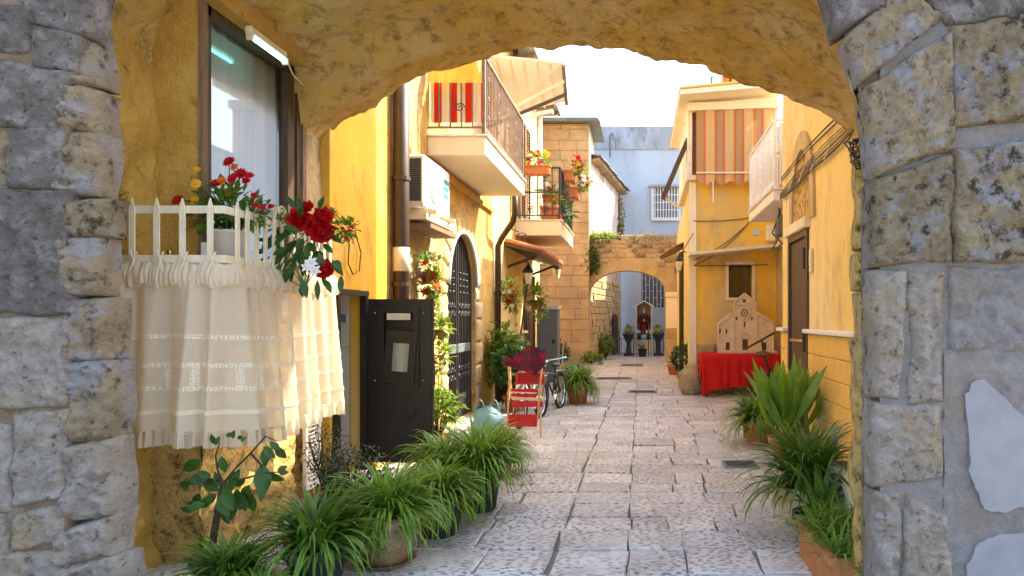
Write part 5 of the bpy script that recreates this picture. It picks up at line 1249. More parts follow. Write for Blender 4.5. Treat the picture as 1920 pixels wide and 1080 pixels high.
# bouquet in a white bucket behind the balconet
bq = thing('flower_bucket', (-2.62, 4.22, 1.835), 'white bucket of red ranunculus and greenery on the balconet', 'flowers')
bc = Vector((-2.60, 4.22, 1.838))
e = MB(); e.lathe(bc, [(.085, 0), (.10, .25), (.106, .25), (.106, .265), (.09, .265), (.08, .02)], 24); e.build('bucket', m_white, bq, smooth=True)
e = MB(); leafball(e, bc+Vector((0, 0, .40)), .19, 260, .075, .75); leafball(e, bc+Vector((.14, 0, .38)), .12, 170, .05, .8); leafball(e, bc+Vector((-.13, .02, .36)), .11, 90, .08, .8); e.build('foliage', m_spid2, bq, kind='stuff')
e = MB()
for k in range(7): e.tube([bc+Vector((U(-.04, .04), U(-.04, .04), .2)), bc+Vector((U(-.1, .12), U(-.08, .08), .45))], .004, 4)
e.build('stems', m_stem, bq, kind='stuff')
for (px, py, r, m) in ((430, 304, .045, m_red), (452, 326, .042, m_red), (436, 335, .04, m_red), (468, 330, .032, m_red), (405, 345, .042, m_red), (415, 340, .04, m_org), (428, 362, .034, m_red), (476, 367, .022, m_red), (480, 385, .022, m_red), (492, 390, .022, m_red), (462, 340, .03, m_red), (368, 345, .035, m_yelp), (370, 320, .03, m_yelp), (366, 376, .035, m_yelp), (440, 314, .03, m_org), (508, 388, .024, m_red), (334, 376, .045, m_red)):
    e = MB(); p = W(px, py, 4.12+U(-.04, .06)); bloom(e, p, r, (U(-.3, .3), -1, U(.2, .9)), 11); bloom(e, p+Vector((0, -.012, .008)), r*.65, (0, -1, .6), 8); e.build('flower', m, bq)
    if py < 330: e = MB(); e.tube([p, bc+Vector((0, 0, .35))], .0035, 4); e.build('stem', m_stem, bq)
# rose garland tied to the outer corner of the balconet
rg = thing('rose_bouquet', (-2.36, 4.42, 1.6), 'red roses with dark leaves and white lilies tied to the balconet rail', 'flowers')
YR = 4.45
for (px, py, r) in ((562, 412, .062), (605, 408, .058), (604, 436, .066), (588, 428, .05), (608, 505, .055), (577, 388, .035)):
    e = MB(); rose(e, W(px, py, YR+U(-.05, .05)), r, (U(-.2, .4), -1, U(.0, .5))); e.build('rose', m_red, rg, smooth=True)
for i in range(64):
    px, py = random.gauss(560, 34), random.gauss(472, 34); px = max(500, min(640, px)); p = W(px, py, YR+U(-.05, .10)); an = math.atan2(-(py-440), px-575)+U(-.6, .6)
    e = MB(); e.leaf(p, (math.cos(an), U(-.5, .2), math.sin(an)-.2), (U(-.4, .4), -1, .5), U(.08, .145), U(.035, .06), U(0, .35), 6, .25, .95); e.build('leaf', m_lem, rg, smooth=True)
e = MB()
for k in range(10): e.tube([W(575+U(-20, 20), 440+U(-15, 15), YR+.08), W(560+U(-40, 40), 490+U(-25, 30), YR+.06), W(570, 540, YR+.05)], .004, 4)
e.build('stems', m_stem, rg, kind='stuff')
for (px, py) in ((576, 500), (584, 492), (590, 507)): e = MB(); bloom(e, W(px, py, YR-.07), .045, (U(-.3, .3), -1, .1), 6); e.build('lily', m_wpet, rg)
e = MB(); leafball(e, W(648, 430, YR+.05), .085, 240, .034); leafball(e, W(622, 408, YR+.1), .05, 80, .032); leafball(e, W(530, 420, YR+.1), .07, 110, .05); e.build('small_foliage', m_vine, rg, kind='stuff')
for (px, py) in ((642, 428), (655, 432), (650, 446), (660, 425)): e = MB(); e.ball(W(px, py, YR-.03), .013, 7, 5); e.build('berry', m_red, rg)
# odds and ends on the balconet floor
def small(name, label, cat, px, py, Y, fn, m):
    t = MB(); fn(t, W(px, py, Y)); o = t.build(name, m); return tag(o, label, cat)
small('tile_plaque', 'small square patterned cream tile leaning beside the white bucket', 'tile', 372, 462, 4.1, lambda t, p: t.bevbox((p.x, p.y, 1.88), (.12, .03, .09), .006), m_ivory)
small('tile_plaque', 'upright patterned white tile standing just left of the white bucket', 'tile', 392, 440, 4.16, lambda t, p: t.bevbox((p.x, p.y, 1.93), (.10, .02, .19), .006), m_white)
small('glass_bottle', 'little dark bottle behind the spear pickets', 'bottle', 318, 462, 4.1, lambda t, p: t.lathe((p.x, p.y, 1.836), [(.028, 0), (.03, .06), (.012, .09), (.012, .11), (.018, .115), (.018, .13)], 12), m_brass)
small('cream_jar', 'pale squat jar on the balconet behind the first spear pickets', 'jar', 280, 466, 4.1, lambda t, p: t.lathe((p.x, p.y, 1.836), [(.035, 0), (.04, .05), (.03, .07), (.03, .075)], 14), m_ivory)
ds = thing('dried_flowers', (-3.0, 3.9, 2.1), 'faded dried flower sprig hooked at the wall end of the balconet', 'flowers')
e = MB(); leafball(e, W(216, 378, 3.85), .06, 60, .05); leafball(e, W(206, 470, 3.85), .06, 50, .05); e.build('foliage', m_dryg, ds, kind='stuff')
e = MB(); e.tube([W(216, 370, 3.85), W(205, 420, 3.87), W(206, 480, 3.87)], .004, 5); e.build('stem', m_bark, ds)

# ================================================================ hanging pots, lanterns
def hanging(label, p, r, n, l, m, mfl, nf, pot=.10, down=.2, name='hanging_plant', flr=.05):
    t = thing(name, p, label, 'plant', None); p = Vector(p)
    e = MB(); e.lathe(p, [(pot*.7, -pot*1.3), (pot, 0), (pot*1.08, 0), (pot*1.05, .03), (pot*.8, .0)], 14); e.build('pot', m_terra, t, smooth=True)
    e = MB(); e.tube([p+Vector((-pot, 0, .0)), p+Vector((-pot-.12, 0, .02)), p+Vector((-pot-.12, 0, .1))], .01, 5); e.build('wall_ring', m_iron, t)
    e = MB(); leafball(e, p+Vector((0, 0, .10)), r, n, l, .9); leafball(e, p+Vector((.05, -.03, -down*.5)), r*.7, n//2, l, 1.4); e.build('foliage', m, t, kind='stuff')
    for i in range(nf):
        e = MB(); v = Vector((random.gauss(0, 1), -abs(random.gauss(0, 1)), random.gauss(0, 1))).normalized(); bloom(e, p+Vector((0, 0, .06))+v*r*.95, flr, v, 6); e.build('flower', mfl[i % len(mfl)], t)
    return t
hanging('wall pot of mixed red, yellow and purple flowers beside the gate arch', (-2.53, 8.0, 2.08), .16, 140, .09, m_vine, [m_red, m_yelp, m_purp, m_red], 12, .09, .3, flr=.05)
hanging('trailing red flower cluster under the mixed wall pot', (-2.52, 8.02, 1.86), .11, 60, .08, m_vine, [m_red, m_red, m_org], 14, .06, .2, 'hanging_flowers', .055)
hanging('lime green wall plant with orange blooms on the drainpipe', (-2.42, 12.45, 1.98), .22, 150, .11, m_lime, [m_org, m_red, m_wpet], 9, .12, .2, flr=.055)
hanging('lime green plant overflowing a pot near the lantern', (-2.25, 14.5, 1.92), .27, 190, .12, m_lime, [m_yelp], 3, .14, .35)
hanging('small lime green trailing vine on the gate post', (-2.55, 8.55, 1.35), .13, 120, .10, m_lime, [m_yelp], 2, .05, .5)
def lantern(p, label, s=1.0, wall=(-1, 0, 0), glow=False):
    t = thing('wall_lantern', p, label, 'lantern'); p = Vector(p); w = Vector(wall)
    e = MB(); e.lathe(p, [(.045*s, 0), (.09*s, .24*s), (.11*s, .25*s), (.10*s, .28*s), (.03*s, .37*s), (.015*s, .42*s)], 6); e.build('cage', m_iron, t)
    e = MB(); e.lathe(p, [(.047*s, .01*s), (.0905*s, .225*s)], 6); e.build('glass', m_ivory, t)
    e = MB(); e.tube([p+Vector((0, 0, .42*s)), p+Vector((0, 0, .47*s))+w*.1*s, p+Vector((0, 0, .40*s))+w*.26*s], .014*s, 6); e.build('arm', m_iron, t)
    return t
t = lantern((-2.34, 13.95, 2.25), 'black iron lantern on the yellow wall left of the dark door', 1.1)
e = MB(); e.tube([(-2.36, 13.95, 2.25), (-2.5, 13.95, 1.2)], .018, 6); e.build('stem', m_iron, t)
lantern((-2.1, 16.9, 2.55), 'second black lantern hung under the canopy end above the dark door', 1.1)
lantern((.93, 15.9, 2.68), 'black lantern on the corner of yellow house by the small arch', 1.0, (1, 0, 0))
# flower boxes on the far balcony
def fbox(label, c, size, mfl, nf, m=m_vine, up=.1, n=130, spill=(0, 0, 0)):
    t = thing('flower_box', c, label, 'flower box', 'terracotta flower boxes on the flower balcony'); c = Vector(c)
    e = MB(); e.bevbox(c, size, .02); e.bevbox(c+Vector((0, 0, size[2]*.42)), (size[0]+.04, size[1]+.04, size[2]*.22), .01); e.build('box', m_terra, t)
    e = MB(); q = c+Vector((0, 0, size[2]*.5+up))+Vector(spill)
    for k in range(3): leafball(e, q+Vector((size[0]*.3*(k-1), size[1]*.3*(k-1), 0)), .15, n//3, .10)
    e.build('foliage', m, t, kind='stuff')
    for i in range(nf):
        p = q+Vector((U(-.5, .5)*size[0], U(-.5, .5)*size[1]-.04, U(-.06, .20))); e = MB(); bloom(e, p, U(.05, .075), (U(-.3, .5), -1, U(-.2, .8)), 7); e.build('flower', mfl[i % len(mfl)], t)
fbox('terracotta box of white, red and yellow flowers on the near balcony rail', (-2.2, 14.32, 4.72), (.54, .2, .20), [m_wpet, m_red, m_yelp, m_org, m_wpet, m_pink], 26)
fbox('terracotta box of pink and red flowers high on the outer balcony rail', (-1.58, 15.0, 4.72), (.2, .5, .24), [m_red, m_pink, m_yelp, m_red], 24, spill=(.2, 0, 0))
fbox('terracotta box of pink flowers hung lower on the outer balcony rail', (-1.5, 15.2, 4.38), (.2, .5, .24), [m_pink, m_red, m_wpet], 24, spill=(.22, 0, .02))
fbox('small terracotta box of red flowers standing inside the balcony rail', (-1.98, 14.75, 4.2), (.34, .18, .16), [m_red, m_wpet], 6, up=.06)
tp = thing('terracotta_pot', (-1.98, 14.65, 3.69), 'large square terracotta pot on the flower balcony floor', 'pot')
e = MB(); e.bevbox((-1.98, 14.65, 3.83), (.36, .3, .26), .03); e.bevbox((-1.98, 14.65, 3.97), (.42, .36, .08), .02); e.build('pot', m_terra, tp)
e = MB(); leafball(e, (-1.86, 14.65, 4.2), .12, 60, .12, 1.6); e.build('foliage', m_lime, tp, kind='stuff')
rp = thing('red_flower_pot', (-1.76, 14.6, 3.69), 'little red pot at the corner of the balcony floor', 'pot')
e = MB(); e.lathe((-1.78, 14.58, 3.69), [(.06, 0), (.075, .12), (.08, .12), (.06, .1)], 12); e.build('pot', m_redp, rp)
e = MB(); leafball(e, (-1.66, 14.9, 3.95), .2, 46, .2, 1.1); e.build('foliage', m_yuc, rp, kind='stuff')

# ================================================================ folding chairs, cloth, bicycles, bag
fc = thing('folding_chair', (-1.55, 8.8, 0), 'red slatted folding chair with pale wood legs stood folded by bicycles', 'chair')
YH = 8.75
def cb(a, b, w=.03): 
    e = MB(); e.bar(a, b, w*.75, .02, up=(0, 1, 0)); return e.build('leg', m_beech, fc)
cb(W(957, 672, YH), W(952, 778, YH)); cb(W(1017, 668, YH), W(1008, 788, YH-.02)); cb(W(968, 722, YH+.1), W(962, 776, YH+.12), .022)
cb(W(1014, 765, YH-.05), G(1014, 822)+Vector((0, 0, 0)), .03); cb(W(1018, 722, YH+.1), W(1011, 770, YH+.1), .022)
bgr = G(950, 820); cb(W(952, 778, YH), Vector((bgr.x, bgr.y, 0)), .028)
def slat(x0, y0, x1, y1, dy=0, n=1, name='slat', th=.02):
    a, b = W(x0, y1, YH+dy), W(x1, y0, YH+dy); e = MB(); e.bevbox(((a.x+b.x)/2, YH+dy, (a.z+b.z)/2), (b.x-a.x, th, b.z-a.z), .006); return e.build(name, m_redp, fc)
s1 = slat(967, 698, 1021, 721, .03, name='backrest')
for r_ in range(4):
    for c_ in range(10):
        p = W(973+c_*4.8, 702.5+r_*4.4, YH+.015); e = MB(); e.bevbox(p, (.018, .006, .014), .003); e.build('hole', m_blackv, s1)
slat(958, 729, 1006, 736, -.02); slat(958, 738, 1006, 746, -.02); slat(960, 752, 1018, 763, .0, name='seat')
s2 = slat(953, 777, 1007, 800, -.03, name='front_panel')
e = MB(); a = W(988, 747, YH); e.lathe((a.x, YH+.05, a.z-.02), [(.20, 0), (.215, .02), (.20, .035), (.01, .04)], 24, .45); e.build('seat_cushion', m_ivory, fc, smooth=True)
e = MB(); e.bar(W(956, 735, YH-.04), W(1006, 737, YH-.04), .012, .012); e.bar(W(958, 744, YH-.04), W(1004, 748, YH-.04), .012, .012); e.build('piping', m_ivory, fc)
sh = thing('patterned_shawl', (-1.55, 8.85, 1.0), 'dark red embroidered shawl draped over the folded chair top', 'cloth')
e = MB(); nu, nv = 26, 10
for i in range(nu+1):
    for k in range(nv+1):
        u_, v_ = i/nu, k/nv
        top = lerp(668, 652, u_)+(-8 if .5 < u_ < .85 else 0)+5*math.sin(u_*9); bot = lerp(684, 704, min(1, u_*1.3)) if u_ < .75 else lerp(704, 684, (u_-.75)/.25)
        p = W(lerp(944, 1023, u_), lerp(top, bot, v_), YH-.09-.035*math.sin(u_*11+v_*1.5)); e.v.append(tuple(p))
for i in range(nu):
    for k in range(nv): a = i*(nv+1)+k; e.f.append((a, a+nv+1, a+nv+2, a+1))
m_shawl = mat('embroidered_shawl', (.16, .02, .04), (.06, .018, .04), 22, .8, .3, 40, c4=(.42, .01, .05), s4=4, t4=.56, w4=.04)
e.build('cloth', m_shawl, sh, smooth=True)
e = MB(); e.tube([(-1.72, 8.9, .5), (-1.75, 8.9, .95)], .02, 6); e.build('post', m_beech, sh)
def bicycle(loc, rz, label, frame_m, basket=False, s=1.0):
    t = thing('bicycle', loc, label, 'bicycle', 'bicycles leaning by the wall', rz=rz); r = .29*s
    def part(nm, mb, m, par=None): return mb.build(nm, m, par or t, keep=True)
    for cx in (-.5*s, .5*s):
        e = MB(); pts = [(cx+r*math.cos(a), 0, r+r*math.sin(a)) for a in [2*math.pi*i/28 for i in range(29)]]; e.tube(pts, .024, 6, False); w = part('wheel', e, m_rubber)
        e = MB(); e.tube([(cx+(r-.03)*math.cos(a), 0, r+(r-.03)*math.sin(a)) for a in [2*math.pi*i/28 for i in range(29)]], .011, 5, False); part('rim', e, m_chrome, w)
        e = MB()
        for i in range(14): a = 2*math.pi*i/14; e.tube([(cx, U(-.02, .02), r), (cx+(r-.03)*math.cos(a), 0, r+(r-.03)*math.sin(a))], .0022, 3, False)
        part('spokes', e, m_chrome, w)['kind'] = 'stuff'
        e = MB(); e.tube([(cx+(r+.035)*math.cos(a), 0, r+(r+.035)*math.sin(a)) for a in [math.pi*(.15+.7*i/12) for i in range(13)]], .018, 6); part('mudguard', e, m_grey)
    bb_, st, hd, hu = (-.08*s, 0, .27*s), (-.22*s, 0, .70*s), (.36*s, 0, .66*s), (.33*s, 0, .76*s)
    e = MB()
    for a, b in ((bb_, st), (bb_, hd), ((-.19*s, 0, .60*s), hd), ((-.5*s, 0, r), bb_), ((-.5*s, 0, r), (-.2*s, 0, .6*s)), (hd, (.5*s, 0, r)), (hu, hd)): e.tube([a, b], .017, 7)
    part('frame', e, frame_m)
    e = MB(); e.ball((-.24*s, 0, .76*s), (.13*s, .07*s, .035*s), 12, 8); part('saddle', e, m_rubber)
    e = MB(); e.tube([st, (-.24*s, 0, .75*s)], .013, 6); part('seat_post', e, m_chrome)
    e = MB(); e.tube([hu, (.31*s, 0, .86*s)], .013, 6); e.tube([(.22*s, -.26*s, .90*s), (.31*s, -.14*s, .88*s), (.32*s, 0, .86*s), (.31*s, .14*s, .88*s), (.22*s, .26*s, .90*s)], .012, 7); hb = part('handlebar', e, m_chrome)
    for sg in (-1, 1): e = MB(); e.tube([(.24*s, sg*.24*s, .895*s), (.14*s, sg*.29*s, .905*s)], .019, 7); part('grip', e, mat('blue_grip', (.02, .20, .34), None, rough=.5, bump=0) if sg > 0 else m_rubber, hb)
    e = MB(); e.lathe((0, 0, 0), [(.085*s, -.008), (.085*s, .008)], 18); o = inst(mesh_only(e, 'chainring', m_chrome), 'chainring', Vector(loc), t, rot=(R(90), 0, 0)); o.location = (bb_[0], .04, bb_[2])
    e = MB(); e.bar((bb_[0], .06, bb_[2]), (bb_[0]+.12*s, .06, bb_[2]-.08*s), .015); e.bar((bb_[0], -.06, bb_[2]), (bb_[0]-.12*s, -.06, bb_[2]+.08*s), .015); part('crank', e, m_chrome)
    e = MB(); e.bar((-.66*s, 0, .64*s), (-.28*s, 0, .64*s), .13, .015); e.bar((-.62*s, .05, .64*s), (-.5*s, .03, r), .01); e.bar((-.62*s, -.05, .64*s), (-.5*s, -.03, r), .01); part('luggage_rack', e, m_grey)
    return t
bicycle((-1.62, 9.9, .012), R(-98), 'front bicycle with blue grip just behind the red folding chair', m_white)
bicycle((-1.46, 11.0, .012), R(-100), 'darker bicycle parked behind, its wheel showing right of the first one', m_iron)
bg = thing('plastic_bag', (-1.85, 8.35, 0), 'translucent turquoise plastic shopping bag standing on the ground by the gate', 'bag')
m_bag = mat('thin_plastic', (.36, .58, .60), (.26, .48, .52), 6, .35, .4, 14, trans=.5)
e = MB(); e.ball((-1.9, 8.3, .22), (.19, .12, .22), 20, 14, .25); e.v = [(x, y, max(.003, z+.03*noise.noise(Vector((x*14, y*14, z*9))))) for x, y, z in e.v]; e.build('bag', m_bag, bg, smooth=True)
for dx in (-.09, .09):
    e = MB(); pts = [Vector((-1.9+dx+.06*math.cos(math.pi*(1-i/10)), 8.28, .38+.16*math.sin(math.pi*i/10))) for i in range(11)]
    for i in range(10): e.bar(pts[i], pts[i+1], .03, .004)
    e.build('handle', m_bag, bg)
cab = thing('grey_cabinet', (-2.3, 16.2, 0), 'tall grey metal cabinet with pale top beside the dark door', 'cabinet')
a, b = W(1008, 700, 16.2), W(1046, 580, 16.2)
e = MB(); e.bevbox(((a.x+b.x)/2, 16.35, b.z/2), (b.x-a.x, .5, b.z), .012); e.build('body', m_grey, cab)
e = MB(); e.bevbox(((a.x+b.x)/2, 16.33, b.z+.04), (b.x-a.x+.08, .58, .09), .012); e.build('top', m_lgrey, cab)
e = MB(); e.bb((a.x+.03, 16.085, .05), (b.x-.12, 16.098, b.z-.04)); d_ = e.build('door', m_grey, cab)
e = MB(); e.bevbox((b.x-.09, 16.07, 1.0), (.05, .05, .1), .01); e.build('handle', m_iron, d_)
e = MB(); e.tube([(b.x+.10, 15.9, 0), (b.x+.17, 15.9, .95), (b.x+.12, 15.9, 1.02)], .015, 6); tag(e.build('walking_stick', m_ivory), 'thin pale stick leaning beside the grey metal cabinet', 'stick')
bs = thing('cream_basin', (-2.08, 4.98, 0), 'cream basin with blue inside half hidden behind the pots', 'basin')
e = MB(); e.lathe((-2.08, 5.05, .12), [(.12, 0), (.21, .22), (.225, .22), (.225, .235), (.20, .235), (.12, .03)], 24); e.build('bowl', m_cream, bs, smooth=True)
e = MB(); e.lathe((-2.08, 5.05, .18), [(.15, 0), (.17, .08), (.01, .09)], 16); e.build('lining', mat('blue_plastic', (.04, .22, .45), None, bump=0), bs)
e = MB(); e.lathe((-2.08, 5.05, 0), [(.1, 0), (.11, .125)], 16); e.build('foot', m_terra, bs)
vt = thing('wall_vent', (-2.72, 5.5, .5), 'white louvred vent grille low on the rubble wall', 'vent')
e = MB()
for (c, d) in (((-2.71, 5.40, .46), (.03, .03, .56)), ((-2.71, 5.62, .46), (.03, .03, .56)), ((-2.71, 5.51, .75), (.03, .25, .03)), ((-2.71, 5.51, .17), (.03, .25, .03))): e.box(c, d)
e.build('frame', m_white, vt)
for i in range(16): e = MB(); e.box((-2.71, 5.51, .20+i*.034), (.03, .20, .006), Matrix.Rotation(R(35), 3, 'Y')); e.build('slat', m_white, vt)

# ================================================================ red table, church model, old cycle
YT2 = 13.1
tb = thing('table', (2.0, 13.4, 0), 'small trestle table hidden under red cloth before the yellow wall', 'table')
tx0, tx1, ty0, ty1, tz = 1.25, 2.72, 13.1, 13.85, .82
e = MB(); e.bevbox(((tx0+tx1)/2, (ty0+ty1)/2, tz), (tx1-tx0, ty1-ty0, .035), .005); e.build('top', m_wood, tb)
for x in (tx0+.06, tx1-.06):
    for y in (ty0+.06, ty1-.06): e = MB(); e.bar((x, y, 0), (x, y, tz), .05); e.build('leg', m_wood, tb)
rc = thing('red_tablecloth', (2.0, 13.3, .8), 'bright red cloth draped over the table, uneven hem to the ground', 'tablecloth')
e = MB(); nx = 90
def hem(t): return .13+.18*t if t > .12 else .02+.11*t/.12
for i in range(nx+1):
    t = i/nx; x = lerp(tx0-.04, tx1+.03, t); ph = t*46+3*noise.noise(Vector((t*6, 0, 0)))
    for k in range(10):
        v = (k-2)/7
        if k < 2: p = (x, lerp(ty1, ty0-.03, k/2), tz+.03)
        else: z = lerp(tz+.028, hem(t), v); p = (x+.01*math.sin(ph*.3)*v, ty0-.035-.035*v*math.sin(ph)*.8-.03*v, z)
        e.v.append(p)
for i in range(nx):
    for k in range(9): a = i*10+k; e.f.append((a, a+10, a+11, a+1))
e.build('cloth', m_redc, rc, smooth=True)
e = MB()
for i in range(13):
    y = lerp(ty0-.03, ty1, i/12)
    for k in range(6): v = k/5; e.v.append((tx0-.04-.02*v+.025*v*math.sin(i*1.9), y, lerp(tz+.028, .38, v)))
for i in range(12):
    for k in range(5): a = i*6+k; e.f.append((a, a+1, a+7, a+6))
e.build('side_drop', m_redc, rc, smooth=True)
ch = thing('church_model', (1.95, 13.5, .86), 'miniature pale stone church facade with rose window standing on the red table', 'model')
YM = 13.45
def CM(px, py, y=YM): return W(px, py, y)
out = [(1346, 659), (1346, 607), (1368, 588), (1376, 586), (1376, 570), (1374, 568), (1396, 549), (1420, 568), (1418, 570), (1418, 585), (1428, 590), (1450, 604), (1452, 659)]
e = MB(); e.prism([CM(x, y) for x, y in out], (0, .12, 0)); body = e.build('facade', m_model, ch)
e = MB(); a = CM(1352, 662); b = CM(1455, 656); e.bb((a.x-.06, 13.28, .855), (b.x, 13.62, .90)); e.build('plinth', m_model, ch)
def strip(x0, y0, x1, y1, w=.02, nm='moulding', d=.03): e = MB(); a, b = CM(x0, y0, YM-.012), CM(x1, y1, YM-.012); e.bar(a, b, d, w, up=(0, 1, 0)) if False else e.bar(a, b, w, d, up=(0, 0, 1)); return e.build(nm, m_model, ch)
strip(1376, 585, 1376, 658, .025, 'pilaster'); strip(1419, 585, 1419, 658, .025, 'pilaster'); strip(1347, 608, 1347, 658, .02, 'pilaster'); strip(1450, 606, 1450, 658, .02, 'pilaster')
strip(1374, 570, 1420, 570, .03, 'cornice'); strip(1375, 577, 1419, 577, .02, 'cornice'); strip(1374, 569, 1396, 550, .03, 'raking_cornice'); strip(1420, 569, 1396, 550, .03, 'raking_cornice'); strip(1347, 608, 1374, 586, .025, 'raking_cornice'); strip(1420, 586, 1450, 605, .025, 'raking_cornice')
for i in range(9): e = MB(); p = CM(lerp(1350, 1372, i/8), lerp(608, 591, i/8), YM-.01); e.bevbox(p, (.022, .03, .03), .004); e.build('corbel', m_model, ch)
for i in range(9): e = MB(); p = CM(lerp(1422, 1447, i/8), lerp(590, 607, i/8), YM-.01); e.bevbox(p, (.022, .03, .03), .004); e.build('corbel', m_model, ch)
p = CM(1396, 587, YM-.02)
e = MB(); e.tube([p+Vector((.105*math.cos(a), 0, .105*math.sin(a))) for a in [2*math.pi*i/24 for i in range(25)]], .02, 6, False); rw = e.build('rose_window', m_model, ch)
e = MB(); e.lathe((0, 0, 0), [(.09, -.004), (.09, .004)], 24); inst(mesh_only(e, 'glazing', m_wood2), 'glazing', p+Vector((0, .01, 0)), rw, rot=(R(90), 0, 0))
for i in range(12): a = 2*math.pi*i/12; e = MB(); e.bar(p+Vector((.02*math.cos(a), -.004, .02*math.sin(a))), p+Vector((.088*math.cos(a), -.004, .088*math.sin(a))), .010, .008, up=(0, 1, 0)); e.build('spoke', m_ivory, rw)
def dark(x0, y0, x1, y1, nm, m=m_wood): e = MB(); a, b = CM(x0, y1, YM-.008), CM(x1, y0, YM-.008); e.bb((a.x, a.y, a.z), (b.x, a.y+.01, b.z)); return e.build(nm, m, ch)
dark(1392, 636, 1402, 656, 'portal'); dark(1361, 642, 1368, 656, 'side_door'); dark(1430, 642, 1437, 656, 'side_door')
for (x, y, h) in ((1381, 595, 5), (1410, 595, 5), (1396, 604, 9), (1350, 618, 7), (1362, 618, 8)): dark(x-1.4, y-1, x+1.4, y+h, 'slit_window', m_brniron)
dark(1393, 561, 1398, 567, 'gable_oculus', m_brniron)
e = MB(); p2_ = CM(1397, 633, YM-.02); e.tube([p2_+Vector((.085*math.cos(a), 0, .10*math.sin(a))) for a in [math.pi*i/12 for i in range(13)]], .016, 6); e.build('portal_arch', m_model, ch)
dark(1429, 600, 1436, 611, 'pink_stone_patch', mat('pink_stone', (.62, .36, .26), None, bump=.1))
oc = thing('old_exercise_cycle', (2.28, 12.6, 0), 'old dark metal cycle with worn brown saddle and long tilted bar by the red table', 'bicycle')
YO = 12.55; base = G(1442, 752)
e = MB(); e.tube([W(1428, 637, YO), W(1433, 665, YO), W(1443, 700, YO), W(1445, 725, YO), (W(1445, 725, YO).x, YO, .03)], [.018, .022, .028, .03, .03], 8); e.build('upright', m_iron, oc)
e = MB(); e.bar(W(1398, 654, YO-.05), W(1452, 624, YO+.05), .035, .035); e.build('tilted_bar', m_wood, oc)
e = MB(); e.ball(W(1431, 664, YO-.05), (.16, .10, .06), 14, 10, .2); e.build('saddle', mat('worn_leather', (.20, .085, .03), (.12, .05, .02), 10, .6, .2, 30), oc, smooth=True)
e = MB(); p = W(1441, 698, YO-.06); e.tube([p+Vector((.085*math.cos(a), 0, .075*math.sin(a))) for a in [2*math.pi*i/20 for i in range(21)]], .014, 6, False); e.build('chainwheel', m_iron, oc)
e = MB(); e.bar(W(1428, 704, YO-.08), W(1455, 702, YO-.08), .03, .025); e.build('pedal_crank', m_iron, oc)
e = MB(); q = W(1441, 722, YO-.05); e.lathe((q.x, q.y, q.z-.08), [(.05, 0), (.06, .05), (.05, .14), (.03, .16)], 12); e.build('hub', m_grey, oc)
e = MB(); bx = W(1445, 725, YO).x; e.bar((bx-.25, YO-.05, .02), (bx+.25, YO+.05, .02), .05, .04); e.bar((bx, YO-.25, .02), (bx, YO+.25, .02), .05, .04); e.build('foot', m_iron, oc)

# ================================================================ shrine at the end of the lane
YS = 28.4; k_ = YS/F
sr = thing('shrine', W(1207, 665, YS), 'white gabled street shrine with open niche beyond the small arch', 'shrine')
xa, xb = W(1192, 0, YS).x, W(1223, 0, YS).x; zn0, zn1, zn2 = 1.42, 1.95, 2.28; zn1 = W(0, 574, YS).z; zn2 = W(0, 564, YS).z; zn0 = W(0, 639, YS).z; xm = (xa+xb)/2
e = MB(); e.bb((xa-.03, YS, 0), (xb+.03, YS+.55, zn0)); e.build('pedestal', m_cream, sr)
e = MB(); e.bb((xa-.06, YS-.05, zn0), (xb+.06, YS+.58, zn0+.04)); e.build('shelf', m_white, sr)
for x0_ in (xa, xb-.05): e = MB(); e.bb((x0_, YS, zn0+.04), (x0_+.05, YS+.5, zn1)); e.build('side', m_white, sr)
e = MB(); e.bb((xa, YS+.5, zn0+.04), (xb, YS+.54, zn1)); e.prism([(xa, YS+.5, zn1), (xb, YS+.5, zn1), (xm, YS+.5, zn2-.03)], (0, .04, 0)); e.build('niche_back', mat('beige_niche', (.50, .42, .30), None, bump=0), sr)
for s in (-1, 1):
    x_ = xa if s < 0 else xb; e = MB(); e.bar((x_+s*.08, YS+.24, zn1-.03), (xm, YS+.24, zn2), .62, .04, up=(0, 0, 1)); e.build('roof_slope', m_white, sr)
st = thing('saint_statue', (xm, YS+.22, zn0+.04), 'painted statue of bearded person in brown robe standing in the shrine', 'statue')
b0 = Vector((xm, YS+.22, zn0+.04)); ht = W(0, 578, YS).z-b0.z; s_ = ht/1.2
e = MB(); e.lathe(b0, [(q*s_, z*s_) for q, z in ((.0, 0), (.19, .005), (.185, .05), (.165, .3), (.15, .5), (.145, .62), (.16, .75), (.175, .88), (.15, .96), (.07, 1.0), (.045, 1.02), (.045, 1.05))], 20, .75)
for sg in (-1, 1): e.tube([b0+Vector((sg*.16, 0, .92))*s_, b0+Vector((sg*.21, -.03, .72))*s_, b0+Vector((sg*.12, -.14, .66))*s_, b0+Vector((sg*.03, -.17, .72))*s_], [.05*s_, .055*s_, .05*s_, .035*s_], 8)
m_robe = mat('brown_robe', (.11, .035, .02), (.075, .025, .015), 6, .7, .2, 30); e.build('robed_body', m_robe, st, smooth=True)
m_skin = mat('painted_skin', (.62, .36, .22), None, bump=0)
e = MB(); e.ball(b0+Vector((0, -.01, 1.12))*s_, Vector((.06, .07, .085))*s_, 14, 10); e.ball(b0+Vector((0, -.085, 1.12))*s_, Vector((.012, .018, .02))*s_, 6, 5); e.build('head', m_skin, st, smooth=True)
e = MB(); e.ball(b0+Vector((0, -.055, 1.06))*s_, Vector((.045, .035, .07))*s_, 10, 8, .2); e.build('beard', m_wpet, st, smooth=True)
e = MB(); e.ball(b0+Vector((0, .015, 1.15))*s_, Vector((.063, .065, .065))*s_, 12, 8); e.build('hair', m_lgrey, st, smooth=True)
